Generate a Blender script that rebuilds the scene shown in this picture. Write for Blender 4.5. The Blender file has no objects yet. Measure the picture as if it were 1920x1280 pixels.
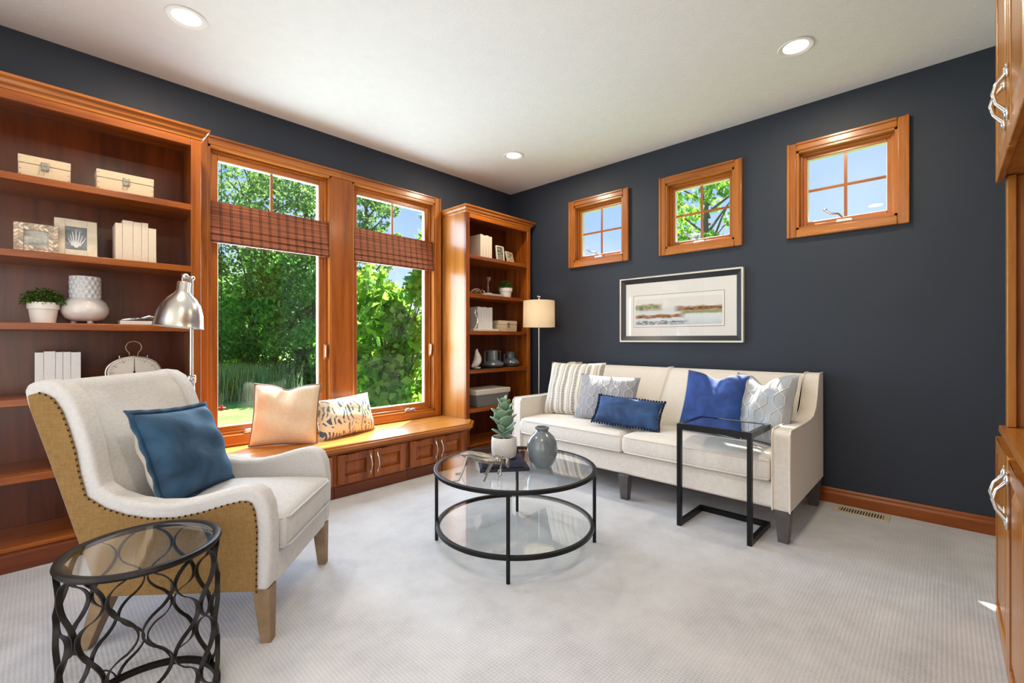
import bpy, bmesh, math, random
import numpy as np
from mathutils import Vector, Matrix
random.seed(7); rng = np.random.default_rng(7)
scene = bpy.context.scene
COL = scene.collection
R = math.radians
# ------------------------------------------------------------------ camera
cam_d = bpy.data.cameras.new('camera'); cam = bpy.data.objects.new('camera', cam_d); COL.objects.link(cam)
cam.location = (-3.7044, -3.5714, 1.0968)
cam.rotation_euler = (R(90), 0, R(43.778 - 90))
cam_d.sensor_width = 36; cam_d.lens = 36 * 847.75 / 1920; cam_d.shift_y = -3.55 / 1920
cam_d.clip_start = .02; cam_d.clip_end = 300
scene.camera = cam
# ------------------------------------------------------------------ view
scene.view_settings.view_transform = 'Standard'; scene.view_settings.look = 'None'
scene.view_settings.gamma = 1; scene.view_settings.use_curve_mapping = False
scene.view_settings.exposure = 0.32
try:
    scene.cycles.use_denoising = True; scene.cycles.max_bounces = 10; scene.cycles.diffuse_bounces = 5
    scene.cycles.transparent_max_bounces = 16; scene.cycles.sample_clamp_indirect = 8
    scene.cycles.caustics_reflective = False; scene.cycles.caustics_refractive = False
except Exception: pass
# ------------------------------------------------------------------ sky
W = bpy.data.worlds.new('sky'); scene.world = W; W.use_nodes = True
wn = W.node_tree; wn.nodes.clear()
def wnode(t, **k):
    n = wn.nodes.new(t)
    for a, b in k.items(): setattr(n, a, b)
    return n
w_out = wnode('ShaderNodeOutputWorld'); w_bg = wnode('ShaderNodeBackground'); w_bg.inputs[1].default_value = 1.15
w_tc = wnode('ShaderNodeTexCoord'); w_sep = wnode('ShaderNodeSeparateXYZ'); w_rmp = wnode('ShaderNodeValToRGB')
w_rmp.color_ramp.elements[0].position = 0.0; w_rmp.color_ramp.elements[0].color = (.78, .86, .95, 1)
w_rmp.color_ramp.elements[1].position = .62; w_rmp.color_ramp.elements[1].color = (.16, .33, .70, 1)
e = w_rmp.color_ramp.elements.new(.13); e.color = (.44, .60, .92, 1)
e = w_rmp.color_ramp.elements.new(.32); e.color = (.25, .42, .84, 1)
w_cl = wnode('ShaderNodeTexNoise'); w_cl.inputs['Scale'].default_value = 2.3; w_cl.inputs['Detail'].default_value = 7
w_cr = wnode('ShaderNodeValToRGB'); w_cr.color_ramp.elements[0].position = .52; w_cr.color_ramp.elements[1].position = .78
w_mul = wnode('ShaderNodeMath', operation='MULTIPLY'); w_mul.inputs[1].default_value = .35
w_mix = wnode('ShaderNodeMix', data_type='RGBA'); w_mix.inputs[7].default_value = (.8, .84, .9, 1)
L = wn.links.new
L(w_tc.outputs['Generated'], w_sep.inputs[0]); L(w_sep.outputs['Z'], w_rmp.inputs[0])
L(w_tc.outputs['Generated'], w_cl.inputs['Vector']); L(w_cl.outputs[0], w_cr.inputs[0]); L(w_cr.outputs[0], w_mul.inputs[0])
L(w_mul.outputs[0], w_mix.inputs[0]); L(w_rmp.outputs[0], w_mix.inputs[6]); L(w_mix.outputs[2], w_bg.inputs[0]); L(w_bg.outputs[0], w_out.inputs[0])
# ------------------------------------------------------------------ sun and large lights
def lamp(name, kind, loc, energy, color=(1, 1, 1), **k):
    d = bpy.data.lights.new(name, kind); d.energy = energy; d.color = color
    for a, b in k.items(): setattr(d, a, b)
    o = bpy.data.objects.new(name, d); COL.objects.link(o); o.location = loc
    return o
SUN_DIR = Vector((-.51, -.385, -1)).normalized()
sun = lamp('sun', 'SUN', (3, 3, 8), 19.0, (1, .95, .88), angle=R(.6))
sun.rotation_euler = SUN_DIR.to_track_quat('-Z', 'Y').to_euler()
# unseen warm fill lights, added in the wall openings (left of and behind the camera)
side_fill = lamp('added_fill_side', 'AREA', (-5.28, -2.3, 1.25), 28, (1, .88, .70), shape='RECTANGLE', size=2.9, size_y=2.1)
side_fill.rotation_euler = Vector((1, 0, 0)).to_track_quat('-Z', 'Z').to_euler()
back_fill = lamp('added_fill_back', 'AREA', (-4.4, -4.24, 1.25), 17, (1, .82, .60), shape='RECTANGLE', size=1.5, size_y=2.1)
back_fill.rotation_euler = Vector((0, 1, 0)).to_track_quat('-Z', 'Z').to_euler()
# unseen lamps added outside the two tall windows to strengthen the daylight
for wx in (-2.51, -1.49):
    wl = lamp('added_fill_window', 'AREA', (wx, .30, 1.42), 50, (.66, .82, 1), shape='RECTANGLE', size=.8, size_y=1.85)
    wl.rotation_euler = Vector((0, -1, -.2)).to_track_quat('-Z', 'Z').to_euler()
# ------------------------------------------------------------------ materials
def S(r, g, b):
    f = lambda c: (c / 255 / 12.92) if c / 255 <= .04045 else ((c / 255 + .055) / 1.055) ** 2.4
    return (f(r), f(g), f(b), 1)
def newmat(name):
    m = bpy.data.materials.new(name); m.use_nodes = True; nt = m.node_tree
    return m, nt, nt.nodes['Principled BSDF']
def nd(nt, t, ins=None, **k):
    n = nt.nodes.new(t)
    for a, b in k.items(): setattr(n, a, b)
    for a, b in (ins or {}).items():
        s = n.inputs[a]
        if isinstance(b, bpy.types.NodeSocket): nt.links.new(b, s)
        else: s.default_value = b
    return n
def mth(nt, op, a, b=0.0, c=None):
    ins = {0: a, 1: b}
    if c is not None: ins[2] = c
    return nd(nt, 'ShaderNodeMath', ins, operation=op).outputs[0]
def ramp(nt, fac, stops, interp='LINEAR'):
    n = nd(nt, 'ShaderNodeValToRGB', {0: fac}); cr = n.color_ramp; cr.interpolation = interp
    cr.elements[0].position, cr.elements[0].color = stops[0]
    cr.elements[1].position, cr.elements[1].color = stops[-1]
    for p, c in stops[1:-1]:
        e = cr.elements.new(p); e.color = c
    return n.outputs[0]
def coords(nt, scale=(1, 1, 1), kind='Object'):
    tc = nd(nt, 'ShaderNodeTexCoord')
    return nd(nt, 'ShaderNodeMapping', {0: tc.outputs[kind], 3: scale}).outputs[0]
def bump(nt, bs, h, strength=.3, dist=.002):
    b = nd(nt, 'ShaderNodeBump', {'Strength': strength, 'Distance': dist, 'Height': h}); nt.links.new(b.outputs[0], bs.inputs['Normal'])
MATS = {}
def plain(name, col, rough=.5, metal=0, coat=0, var=.0, vscale=6, bscale=0, bstr=.2, bdist=.002, sheen=0, spec=.5):
    if name in MATS: return MATS[name]
    m, nt, bs = newmat(name)
    bs.inputs['Roughness'].default_value = rough; bs.inputs['Metallic'].default_value = metal
    bs.inputs['Coat Weight'].default_value = coat; bs.inputs['Coat Roughness'].default_value = .12
    bs.inputs['Sheen Weight'].default_value = sheen; bs.inputs['Specular IOR Level'].default_value = spec
    v = coords(nt)
    n = nd(nt, 'ShaderNodeTexNoise', {'Vector': v, 'Scale': vscale, 'Detail': 5})
    c = Vector(col[:3])
    nt.links.new(ramp(nt, n.outputs[0], [(.3, (*(c * (1 - var)), 1)), (.7, (*(c * (1 + var)), 1))]), bs.inputs['Base Color'])
    if bscale:
        n2 = nd(nt, 'ShaderNodeTexNoise', {'Vector': v, 'Scale': bscale, 'Detail': 3}); bump(nt, bs, n2.outputs[0], bstr, bdist)
    MATS[name] = m; return m
def wood(axis, tone='cherry'):
    name = f'{tone}_wood_{axis}'
    if name in MATS: return MATS[name]
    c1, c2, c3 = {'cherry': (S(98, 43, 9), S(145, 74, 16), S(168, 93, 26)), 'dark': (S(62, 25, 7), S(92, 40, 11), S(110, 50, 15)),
                  'honey': (S(146, 84, 28), S(176, 112, 46), S(194, 132, 62)), 'trim': (S(132, 70, 22), S(168, 98, 34), S(186, 118, 48))}[tone]
    m, nt, bs = newmat(name)
    sc = {'x': (1.1, 16, 16), 'y': (16, 1.1, 16), 'z': (16, 16, 1.1)}[axis]
    v = coords(nt, sc)
    n1 = nd(nt, 'ShaderNodeTexNoise', {'Vector': v, 'Scale': 1.0, 'Detail': 6, 'Distortion': .6})
    n2 = nd(nt, 'ShaderNodeTexNoise', {'Vector': v, 'Scale': 9.0, 'Detail': 3})
    oi = nd(nt, 'ShaderNodeObjectInfo')
    f = mth(nt, 'ADD', n1.outputs[0], mth(nt, 'MULTIPLY', mth(nt, 'SUBTRACT', n2.outputs[0], .5), .28))
    f = mth(nt, 'ADD', f, mth(nt, 'MULTIPLY', mth(nt, 'SUBTRACT', oi.outputs['Random'], .5), .12))
    nt.links.new(ramp(nt, f, [(.28, c1), (.5, c2), (.75, c3)]), bs.inputs['Base Color'])
    bs.inputs['Roughness'].default_value = .3; bs.inputs['Specular IOR Level'].default_value = .4; bs.inputs['Coat Weight'].default_value = .2; bs.inputs['Coat Roughness'].default_value = .16
    bump(nt, bs, n2.outputs[0], .08, .001)
    MATS[name] = m; return m
def fabric(name, col, col2=None, rough=.9, scale=900, var=.03, sheen=.25, bstr=.35, slub=0):
    if name in MATS: return MATS[name]
    m, nt, bs = newmat(name); c = Vector(col[:3]); c2 = Vector((col2 or [x * .82 for x in col])[:3])
    v = coords(nt)
    wa = nd(nt, 'ShaderNodeTexNoise', {'Vector': nd(nt, 'ShaderNodeMapping', {0: v, 3: (1, .12, .12)}).outputs[0], 'Scale': scale * .55, 'Detail': 2})
    wb = nd(nt, 'ShaderNodeTexNoise', {'Vector': nd(nt, 'ShaderNodeMapping', {0: v, 3: (.12, .12, 1)}).outputs[0], 'Scale': scale * .55, 'Detail': 2})
    big = nd(nt, 'ShaderNodeTexNoise', {'Vector': v, 'Scale': 5, 'Detail': 4})
    f = mth(nt, 'ADD', mth(nt, 'MULTIPLY', wa.outputs[0], .5), mth(nt, 'MULTIPLY', wb.outputs[0], .5))
    g = mth(nt, 'ADD', f, mth(nt, 'MULTIPLY', mth(nt, 'SUBTRACT', big.outputs[0], .5), var * 2))
    nt.links.new(ramp(nt, g, [(.3, (*c2, 1)), (.62, (*c, 1))]), bs.inputs['Base Color'])
    bs.inputs['Roughness'].default_value = rough; bs.inputs['Sheen Weight'].default_value = sheen; bs.inputs['Specular IOR Level'].default_value = .25
    bump(nt, bs, f, bstr, .0012)
    MATS[name] = m; return m
def velvet(name, col, hi):
    if name in MATS: return MATS[name]
    m, nt, bs = newmat(name); v = coords(nt)
    n = nd(nt, 'ShaderNodeTexNoise', {'Vector': v, 'Scale': 9, 'Detail': 5, 'Distortion': .8})
    nt.links.new(ramp(nt, n.outputs[0], [(.3, col), (.75, hi)]), bs.inputs['Base Color'])
    bs.inputs['Roughness'].default_value = .75; bs.inputs['Sheen Weight'].default_value = .7; bs.inputs['Sheen Roughness'].default_value = .35
    bs.inputs['Sheen Tint'].default_value = hi
    n2 = nd(nt, 'ShaderNodeTexNoise', {'Vector': v, 'Scale': 400, 'Detail': 2}); bump(nt, bs, n2.outputs[0], .25, .001)
    MATS[name] = m; return m
def glass(name, tint=(1, 1, 1, 1), refl=1.0, rough=0.0):
    if name in MATS: return MATS[name]
    m = bpy.data.materials.new(name); m.use_nodes = True; nt = m.node_tree; nt.nodes.clear()
    out = nd(nt, 'ShaderNodeOutputMaterial')
    lw = nd(nt, 'ShaderNodeLayerWeight', {0: .5})
    fz = mth(nt, 'ADD', .035, mth(nt, 'MULTIPLY', mth(nt, 'POWER', lw.outputs['Facing'], 5.0), .9))
    tr = nd(nt, 'ShaderNodeBsdfTransparent', {0: tint}); gl = nd(nt, 'ShaderNodeBsdfGlossy', {'Roughness': rough, 'Color': (1, 1, 1, 1)})
    mx = nd(nt, 'ShaderNodeMixShader', {0: mth(nt, 'MINIMUM', mth(nt, 'MULTIPLY', fz, refl), 1.0), 1: tr.outputs[0], 2: gl.outputs[0]})
    nt.links.new(mx.outputs[0], out.inputs[0]); MATS[name] = m; return m
def leafmat(name, c1, c2):
    if name in MATS: return MATS[name]
    m, nt, bs = newmat(name)
    g = nd(nt, 'ShaderNodeNewGeometry')
    nt.links.new(ramp(nt, g.outputs['Random Per Island'], [(0, c1), (1, c2)]), bs.inputs['Base Color'])
    bs.inputs['Roughness'].default_value = .5; bs.inputs['Specular IOR Level'].default_value = .3
    tl = nd(nt, 'ShaderNodeBsdfTranslucent'); nt.links.new(ramp(nt, g.outputs['Random Per Island'], [(0, c1), (1, c2)]), tl.inputs[0])
    mx = nd(nt, 'ShaderNodeMixShader', {0: .55, 1: bs.outputs[0], 2: tl.outputs[0]})
    nt.links.new(mx.outputs[0], nt.nodes['Material Output'].inputs[0]); MATS[name] = m; return m
STEEL = plain('brushed_steel', (.62, .61, .58, 1), .28, 1, var=.06, vscale=30)
CHROME = plain('polished_nickel', (.75, .74, .72, 1), .12, 1)
BLACK = plain('black_metal', (.012, .012, .013, 1), .38, .6)
IRON = plain('dark_bronze_iron', (.022, .018, .016, 1), .42, .7, var=.25, vscale=25, bscale=120, bstr=.15)
PANE = glass('window_glass', (1, 1, 1, 1), .55)
TABLEGLASS = glass('table_glass', (.97, .985, .98, 1), 1.2)
WHITEC = plain('white_ceramic', S(228, 224, 218), .35, var=.05)
# ------------------------------------------------------------------ mesh builder
class MB:
    def __init__(s): s.v = []; s.f = []
    def add(s, vs, fs):
        o = len(s.v); s.v += [tuple(q) for q in vs]; s.f += [tuple(i + o for i in q) for q in fs]; return s
    def box(s, x0, x1, y0, y1, z0, z1):
        x0, x1 = min(x0, x1), max(x0, x1); y0, y1 = min(y0, y1), max(y0, y1); z0, z1 = min(z0, z1), max(z0, z1)
        return s.add([(x0, y0, z0), (x1, y0, z0), (x1, y1, z0), (x0, y1, z0), (x0, y0, z1), (x1, y0, z1), (x1, y1, z1), (x0, y1, z1)],
                     [(3, 2, 1, 0), (4, 5, 6, 7), (0, 1, 5, 4), (1, 2, 6, 5), (2, 3, 7, 6), (3, 0, 4, 7)])
    def xf(s, M, start=0):
        s.v[start:] = [tuple(M @ Vector(q)) for q in s.v[start:]]; return s
    def prism(s, poly, a, b, axis='z'):
        n = len(poly)
        p = {'z': lambda q, t: (q[0], q[1], t), 'y': lambda q, t: (q[0], t, q[1]), 'x': lambda q, t: (t, q[0], q[1])}[axis]
        return s.add([p(q, a) for q in poly] + [p(q, b) for q in poly],
                     [tuple(range(n))[::-1], tuple(range(n, 2 * n))] + [(i, (i + 1) % n, n + (i + 1) % n, n + i) for i in range(n)])
    def lathe(s, prof, n=28, c=(0, 0, 0), cap=True):
        vs = []; fs = []; m = len(prof)
        for r, z in prof:
            for i in range(n):
                a = 2 * math.pi * i / n; vs.append((c[0] + r * math.cos(a), c[1] + r * math.sin(a), c[2] + z))
        for k in range(m - 1):
            for i in range(n):
                j = (i + 1) % n; fs.append((k * n + i, k * n + j, (k + 1) * n + j, (k + 1) * n + i))
        if cap and prof[0][0] > 1e-5: fs.append(tuple(range(n))[::-1])
        if cap and prof[-1][0] > 1e-5: fs.append(tuple(range((m - 1) * n, m * n)))
        return s.add(vs, fs)
    def tube(s, pts, r, n=8, closed=False, flat=1.0):
        pts = [Vector(p) for p in pts]; m = len(pts); rr = r if isinstance(r, (list, tuple)) else [r] * m
        t0 = (pts[1] - pts[0]).normalized(); up = Vector((0, 0, 1)) if abs(t0.z) < .9 else Vector((1, 0, 0))
        nrm = (up - t0 * up.dot(t0)).normalized(); vs = []; fs = []
        for k in range(m):
            if closed: t = (pts[(k + 1) % m] - pts[k - 1]).normalized()
            else: t = (pts[min(k + 1, m - 1)] - pts[max(k - 1, 0)]).normalized()
            nrm = (nrm - t * nrm.dot(t)).normalized(); b = t.cross(nrm)
            for i in range(n):
                a = 2 * math.pi * i / n + math.pi / n; vs.append(pts[k] + nrm * (rr[k] * math.cos(a)) + b * (rr[k] * flat * math.sin(a)))
        for k in range(m if closed else m - 1):
            for i in range(n):
                j = (i + 1) % n; k2 = (k + 1) % m; fs.append((k * n + i, k * n + j, k2 * n + j, k2 * n + i))
        if not closed: fs += [tuple(range(n))[::-1], tuple(range((m - 1) * n, m * n))]
        return s.add(vs, fs)
    def ball(s, c, r, nu=14, nv=10):
        r = r if isinstance(r, (list, tuple)) else (r, r, r); st = len(s.v)
        s.lathe([(math.sin(math.pi * k / nv) if 0 < k < nv else 0, -math.cos(math.pi * k / nv)) for k in range(nv + 1)], nu)
        s.v[st:] = [(c[0] + q[0] * r[0], c[1] + q[1] * r[1], c[2] + q[2] * r[2]) for q in s.v[st:]]; return s
    def sheet(s, fn, nu, nv):
        vs = [fn(i / nu, j / nv) for j in range(nv + 1) for i in range(nu + 1)]
        return s.add(vs, [(j * (nu + 1) + i, j * (nu + 1) + i + 1, (j + 1) * (nu + 1) + i + 1, (j + 1) * (nu + 1) + i) for j in range(nv) for i in range(nu)])
    def obj(s, name, mat, parent=None, bevel=0, seg=2, smooth=True, sub=0, world=False, kind=None, angle=40, merge=False, label=None, solid=0):
        vs = s.v
        if world and parent is not None:
            l = parent.location; pp = parent.parent
            vs = [(q[0] - l[0], q[1] - l[1], q[2] - l[2]) for q in vs]
        me = bpy.data.meshes.new(name); me.from_pydata(vs, [], s.f)
        bm = bmesh.new(); bm.from_mesh(me)
        bmesh.ops.remove_doubles(bm, verts=bm.verts, dist=1e-5)
        bmesh.ops.recalc_face_normals(bm, faces=bm.faces); bm.to_mesh(me); bm.free()
        me.update()
        if smooth:
            me.polygons.foreach_set('use_smooth', [True] * len(me.polygons)); me.set_sharp_from_angle(angle=R(angle))
        me.materials.append(mat)
        o = bpy.data.objects.new(name, me); COL.objects.link(o)
        if parent is not None: o.parent = parent
        if solid:
            md = o.modifiers.new('solid', 'SOLIDIFY'); md.thickness = solid; md.offset = 0
        if bevel:
            b = o.modifiers.new('bevel', 'BEVEL'); b.width = bevel; b.segments = seg; b.limit_method = 'ANGLE'; b.angle_limit = R(35)
            b.harden_normals = False
        if sub:
            b = o.modifiers.new('sub', 'SUBSURF'); b.levels = sub; b.render_levels = sub
        if kind: o['kind'] = kind
        if label: o['label'] = label
        return o
def tag(o, label, cat, group=None):
    o['label'] = label; o['category'] = cat
    if group: o['group'] = group
    return o
def thing(name, label, cat, loc=(0, 0, 0), rotz=0, group=None):
    o = bpy.data.objects.new(name, None); COL.objects.link(o); o.empty_display_size = .05
    o.location = loc; o.rotation_euler = (0, 0, rotz)
    return tag(o, label, cat, group)
def struct(o): o['kind'] = 'structure'; return o
def copy_tree(o, parent=None):
    c = o.copy(); COL.objects.link(c)
    if parent is not None: c.parent = parent
    for ch in list(o.children): copy_tree(ch, c)
    return c
def B(*a): return MB().box(*a)
# ================================================================== room shell
H = 2.743; XL = -5.3; YB = -4.32; T = .16; TS = .085
def carpet_mat():
    m, nt, bs = newmat('loop_carpet'); v = coords(nt)
    sp = nd(nt, 'ShaderNodeSeparateXYZ', {0: v})
    k = 2 * math.pi / .013
    wob = nd(nt, 'ShaderNodeTexNoise', {'Vector': v, 'Scale': 60, 'Detail': 2})
    w = mth(nt, 'MULTIPLY', mth(nt, 'SUBTRACT', wob.outputs[0], .5), 3.0)
    sx = mth(nt, 'SINE', mth(nt, 'ADD', mth(nt, 'MULTIPLY', sp.outputs[0], k), w)); sy = mth(nt, 'SINE', mth(nt, 'ADD', mth(nt, 'MULTIPLY', sp.outputs[1], k), w))
    h = mth(nt, 'ADD', mth(nt, 'MULTIPLY', sx, .5), mth(nt, 'MULTIPLY', sy, .5))
    big = nd(nt, 'ShaderNodeTexNoise', {'Vector': v, 'Scale': 3.2, 'Detail': 6, 'Roughness': .65})
    fine = nd(nt, 'ShaderNodeTexNoise', {'Vector': v, 'Scale': 260, 'Detail': 2})
    f = mth(nt, 'ADD', mth(nt, 'MULTIPLY', h, .075), mth(nt, 'ADD', mth(nt, 'MULTIPLY', big.outputs[0], .7), mth(nt, 'MULTIPLY', fine.outputs[0], .3)))
    nt.links.new(ramp(nt, f, [(.25, S(164, 164, 167)), (.5, S(195, 196, 199)), (.75, S(213, 214, 217))]), bs.inputs['Base Color'])
    bs.inputs['Roughness'].default_value = .95; bs.inputs['Sheen Weight'].default_value = .2; bs.inputs['Specular IOR Level'].default_value = .1
    bump(nt, bs, mth(nt, 'ADD', h, fine.outputs[0]), .25, .003)
    return m
wall_m = plain('navy_wall_paint', S(40, 47, 60), .55, var=.05, vscale=3, bscale=180, bstr=.12, spec=.4)
ceil_m = plain('textured_ceiling_paint', S(236, 235, 232), .85, var=.015, vscale=14, bscale=70, bstr=.55, bdist=.004)
white_wall = plain('pale_wall_paint', S(226, 223, 216), .7)
struct(B(XL - .2, T, YB - .2, T, -.12, 0).obj('floor', carpet_mat(), smooth=False))
struct(B(XL - .2, T, YB - .2, T, H, H + .12).obj('ceiling', ceil_m, smooth=False))
WIN = [(-2.93, -2.09), (-1.91, -1.07)]; WZ = (.42, 2.405)          # large windows: openings on the window wall
SW = [(-1.443, -.893), (-2.401, -1.851), (-3.357, -2.814)]; SZ = (1.87, 2.42)   # small windows on the sofa wall
m = MB().box(XL, WIN[0][0], 0, T, 0, H).box(WIN[0][1], WIN[1][0], 0, T, 0, H).box(WIN[1][1], T, 0, T, 0, H)
for a, b in WIN: m.box(a, b, 0, T, 0, WZ[0]).box(a, b, 0, T, WZ[1], H)
struct(m.obj('wall_window', wall_m, smooth=False))
m = MB(); ys = [0.0] + [q for a, b in SW for q in (b, a)] + [YB]
for i in range(0, len(ys), 2): m.box(0, TS, ys[i + 1], ys[i], 0, H)
for a, b in SW: m.box(0, TS, a, b, 0, SZ[0]).box(0, TS, a, b, SZ[1], H)
struct(m.obj('wall_sofa', wall_m, smooth=False))
# walls behind the camera, each with a wide opening added for a fill light
struct(MB().box(XL - .12, XL, -3.8, -.8, 2.3, H).box(XL - .12, XL, YB, -3.8, 0, H).box(XL - .12, XL, -.8, 0, 0, H).obj('wall_left', white_wall, smooth=False))
struct(MB().box(XL, -5.2, YB - .12, YB, 0, H).box(-5.2, -3.6, YB - .12, YB, 2.3, H).box(-3.6, T, YB - .12, YB, 0, H).obj('wall_back', white_wall, smooth=False))
bb = [(0, 0), (-.016, 0), (-.016, .062), (-.011, .075), (-.011, .086), (-.004, .098), (0, .098)]
struct(MB().prism([(x, z) for x, z in bb], -4.3, -2.0, 'y').obj('baseboard_sofa', wood('y'), angle=20))
# ------------------------------------------------------------------ casement windows
TR = {a: wood(a, 'trim') for a in 'xyz'}
vinyl = plain('off_white_sash_liner', S(226, 220, 208), .5)
def window_unit(name, a, b, z0, z1, axis, cas, sash, muntins, crank_at, lock=False):
    """axis 'x': window in the plane y=0 between x=a..b; axis 'y': in the plane x=0 between y=a..b."""
    if axis == 'x': P = lambda u0, u1, d0, d1, q0, q1: B(u0, u1, d0, d1, q0, q1)
    else: P = lambda u0, u1, d0, d1, q0, q1: B(d0, d1, u0, u1, q0, q1)
    root = bpy.data.objects.new(name, None); COL.objects.link(root); root['kind'] = 'structure'
    root.location = ((a + b) / 2, 0, z0) if axis == 'x' else (0, (a + b) / 2, z0)
    wz, wh = TR['z'], TR[axis]
    kw = dict(parent=root, world=True)
    for u0, u1, q0, q1, d0, d1, nm in cas:
        P(u0, u1, d0, d1, q0, q1).obj(nm, wz if (q1 - q0) > (u1 - u0) else wh, bevel=.006, seg=3, **kw)
        if nm == 'casing':       # raised outer bead of the moulding
            if q1 - q0 > u1 - u0:
                uu = (u0, u0 + .018) if u0 < a else (u1 - .018, u1); P(*uu, d0 - .008, d0 + .001, q0, q1).obj('casing_bead', wz, bevel=.004, **kw)
            else:
                qq = (q0, q0 + .018) if q0 < z0 else (q1 - .018, q1); P(u0, u1, d0 - .008, d0 + .001, *qq).obj('casing_bead', wh, bevel=.004, **kw)
    j = .014; D0, D1 = -.018, (.125 if axis == 'x' else .085)
    P(a, a + j, D0, D1, z0, z1).obj('jamb', wz, **kw); P(b - j, b, D0, D1, z0, z1).obj('jamb', wz, **kw)
    P(a, b, D0, D1, z1 - j, z1).obj('jamb_head', wh, **kw); P(a, b, D0, D1, z0, z0 + j).obj('sill', wh, **kw)
    # fixed stop and sash
    for k, (o, d0, d1, w, mt) in enumerate(((j, .028, .062, .018, None), (j + .012, .045, .095, sash, None), (j + .012 + sash - .003, .052, .09, .007, vinyl))):
        nm = ('stop', 'sash', 'glazing_bead')[k]
        A, Bb, q0, q1 = a + o, b - o, z0 + o, z1 - o
        P(A, A + w, d0, d1, q0, q1).obj(nm, mt or wz, bevel=.003, **kw); P(Bb - w, Bb, d0, d1, q0, q1).obj(nm, mt or wz, bevel=.003, **kw)
        P(A + w, Bb - w, d0, d1, q1 - w, q1).obj(nm, mt or wh, bevel=.003, **kw); P(A + w, Bb - w, d0, d1, q0, q0 + w).obj(nm, mt or wh, bevel=.003, **kw)
    o = j + .012 + sash
    P(a + o, b - o, .068, .073, z0 + o, z1 - o).obj('pane', PANE, smooth=False, **kw)
    for u, q0, q1 in muntins['v']: P(u - .009, u + .009, .06, .066, q0, q1).obj('muntin', wz, **kw)
    for q, u0, u1 in muntins['h']: P(u0, u1, .06, .066, q - .009, q + .009).obj('muntin', wh, **kw)
    # crank operator on the sill
    u = crank_at; zc = z0 + .012
    m = MB()
    def pt(uu, d, q): return (uu, d, q) if axis == 'x' else (d, uu, q)
    m.prism([(u - .055, zc), (u + .055, zc), (u + .045, zc + .022), (u - .045, zc + .022)], -.002, .03, 'y') if axis == 'x' else m.prism([(u - .05, zc), (u + .05, zc), (u + .04, zc + .02), (u - .04, zc + .02)], -.002, .03, 'x')
    if axis == 'x': m.box(u - .045, u - .005, -.014, .002, zc + .004, zc + .034); m.box(u + .01, u + .05, -.012, .002, zc + .008, zc + .03)
    else: m.tube([pt(u + .01, .0, zc + .03), pt(u + .03, -.02, zc + .055), pt(u + .07, -.03, zc + .06), pt(u + .1, -.03, zc + .085)], .008, 8); m.ball(pt(u + .1, -.03, zc + .09), .012)
    m.obj('crank', STEEL, bevel=.004, **kw)
    if lock:
        uu = b - j - .01
        MB().box(uu - .02, uu + .002, .0, .03, 1.0 - .06, 1.06).obj('lock_plate', TR['z'], bevel=.003, **kw)
        MB().tube([(uu - .012, -.002, .96), (uu - .016, -.012, 1.0), (uu - .012, -.006, 1.05)], .006).obj('lock_lever', STEEL, **kw)
    return root
for k, (a, b) in enumerate(WIN):
    cx = (a + b) / 2; c0, c1 = -.024, .0
    cas = [((a - .066) if k == 0 else a, a if k == 0 else a, 0, 0, 0, 0, '')] if False else []
    if k == 0: cas.append((a - .066, a, WZ[0] - .058, WZ[1] + .062, c0, c1, 'casing'))
    else: cas.append((b, b + .066, WZ[0] - .058, WZ[1] + .062, c0, c1, 'casing'))
    cas.append((a - (0 if k == 0 else .09), b + (.09 if k == 0 else 0), WZ[1], WZ[1] + .062, c0, c1, 'casing'))
    cas.append((a - (0 if k == 0 else .09), b + (.09 if k == 0 else 0), WZ[0] - .058, WZ[0], c0, c1, 'casing'))
    mt = {'v': [(cx, 1.9, WZ[1] - .07)], 'h': [(1.9, a + .07, b - .07)]}
    window_unit('window_%d' % (k + 1), a, b, *WZ, 'x', cas, .046, mt, (a + .27) if k == 0 else (b - .27), lock=True)
struct(B(-2.09, -1.91, -.02, .0, WZ[0], WZ[1]).obj('trim_1', wood('z'), bevel=.004))
for k, (a, b) in enumerate(SW):
    z0, z1 = SZ; w = .057; c = (a + b) / 2; zm = (z0 + z1) / 2
    cas = [(a - w, a, z0 - w, z1 + w, -.024, 0, 'casing'), (b, b + w, z0 - w, z1 + w, -.024, 0, 'casing'),
           (a, b, z1, z1 + w, -.024, 0, 'casing'), (a, b, z0 - w, z0, -.024, 0, 'casing')]
    mt = {'v': [(c, z0 + .05, z1 - .05)], 'h': [(zm, a + .05, c - .009), (zm, c + .009, b - .05)]}
    window_unit('window_%d' % (k + 3), a, b, z0, z1, 'y', cas, .028, mt, c)
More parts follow.
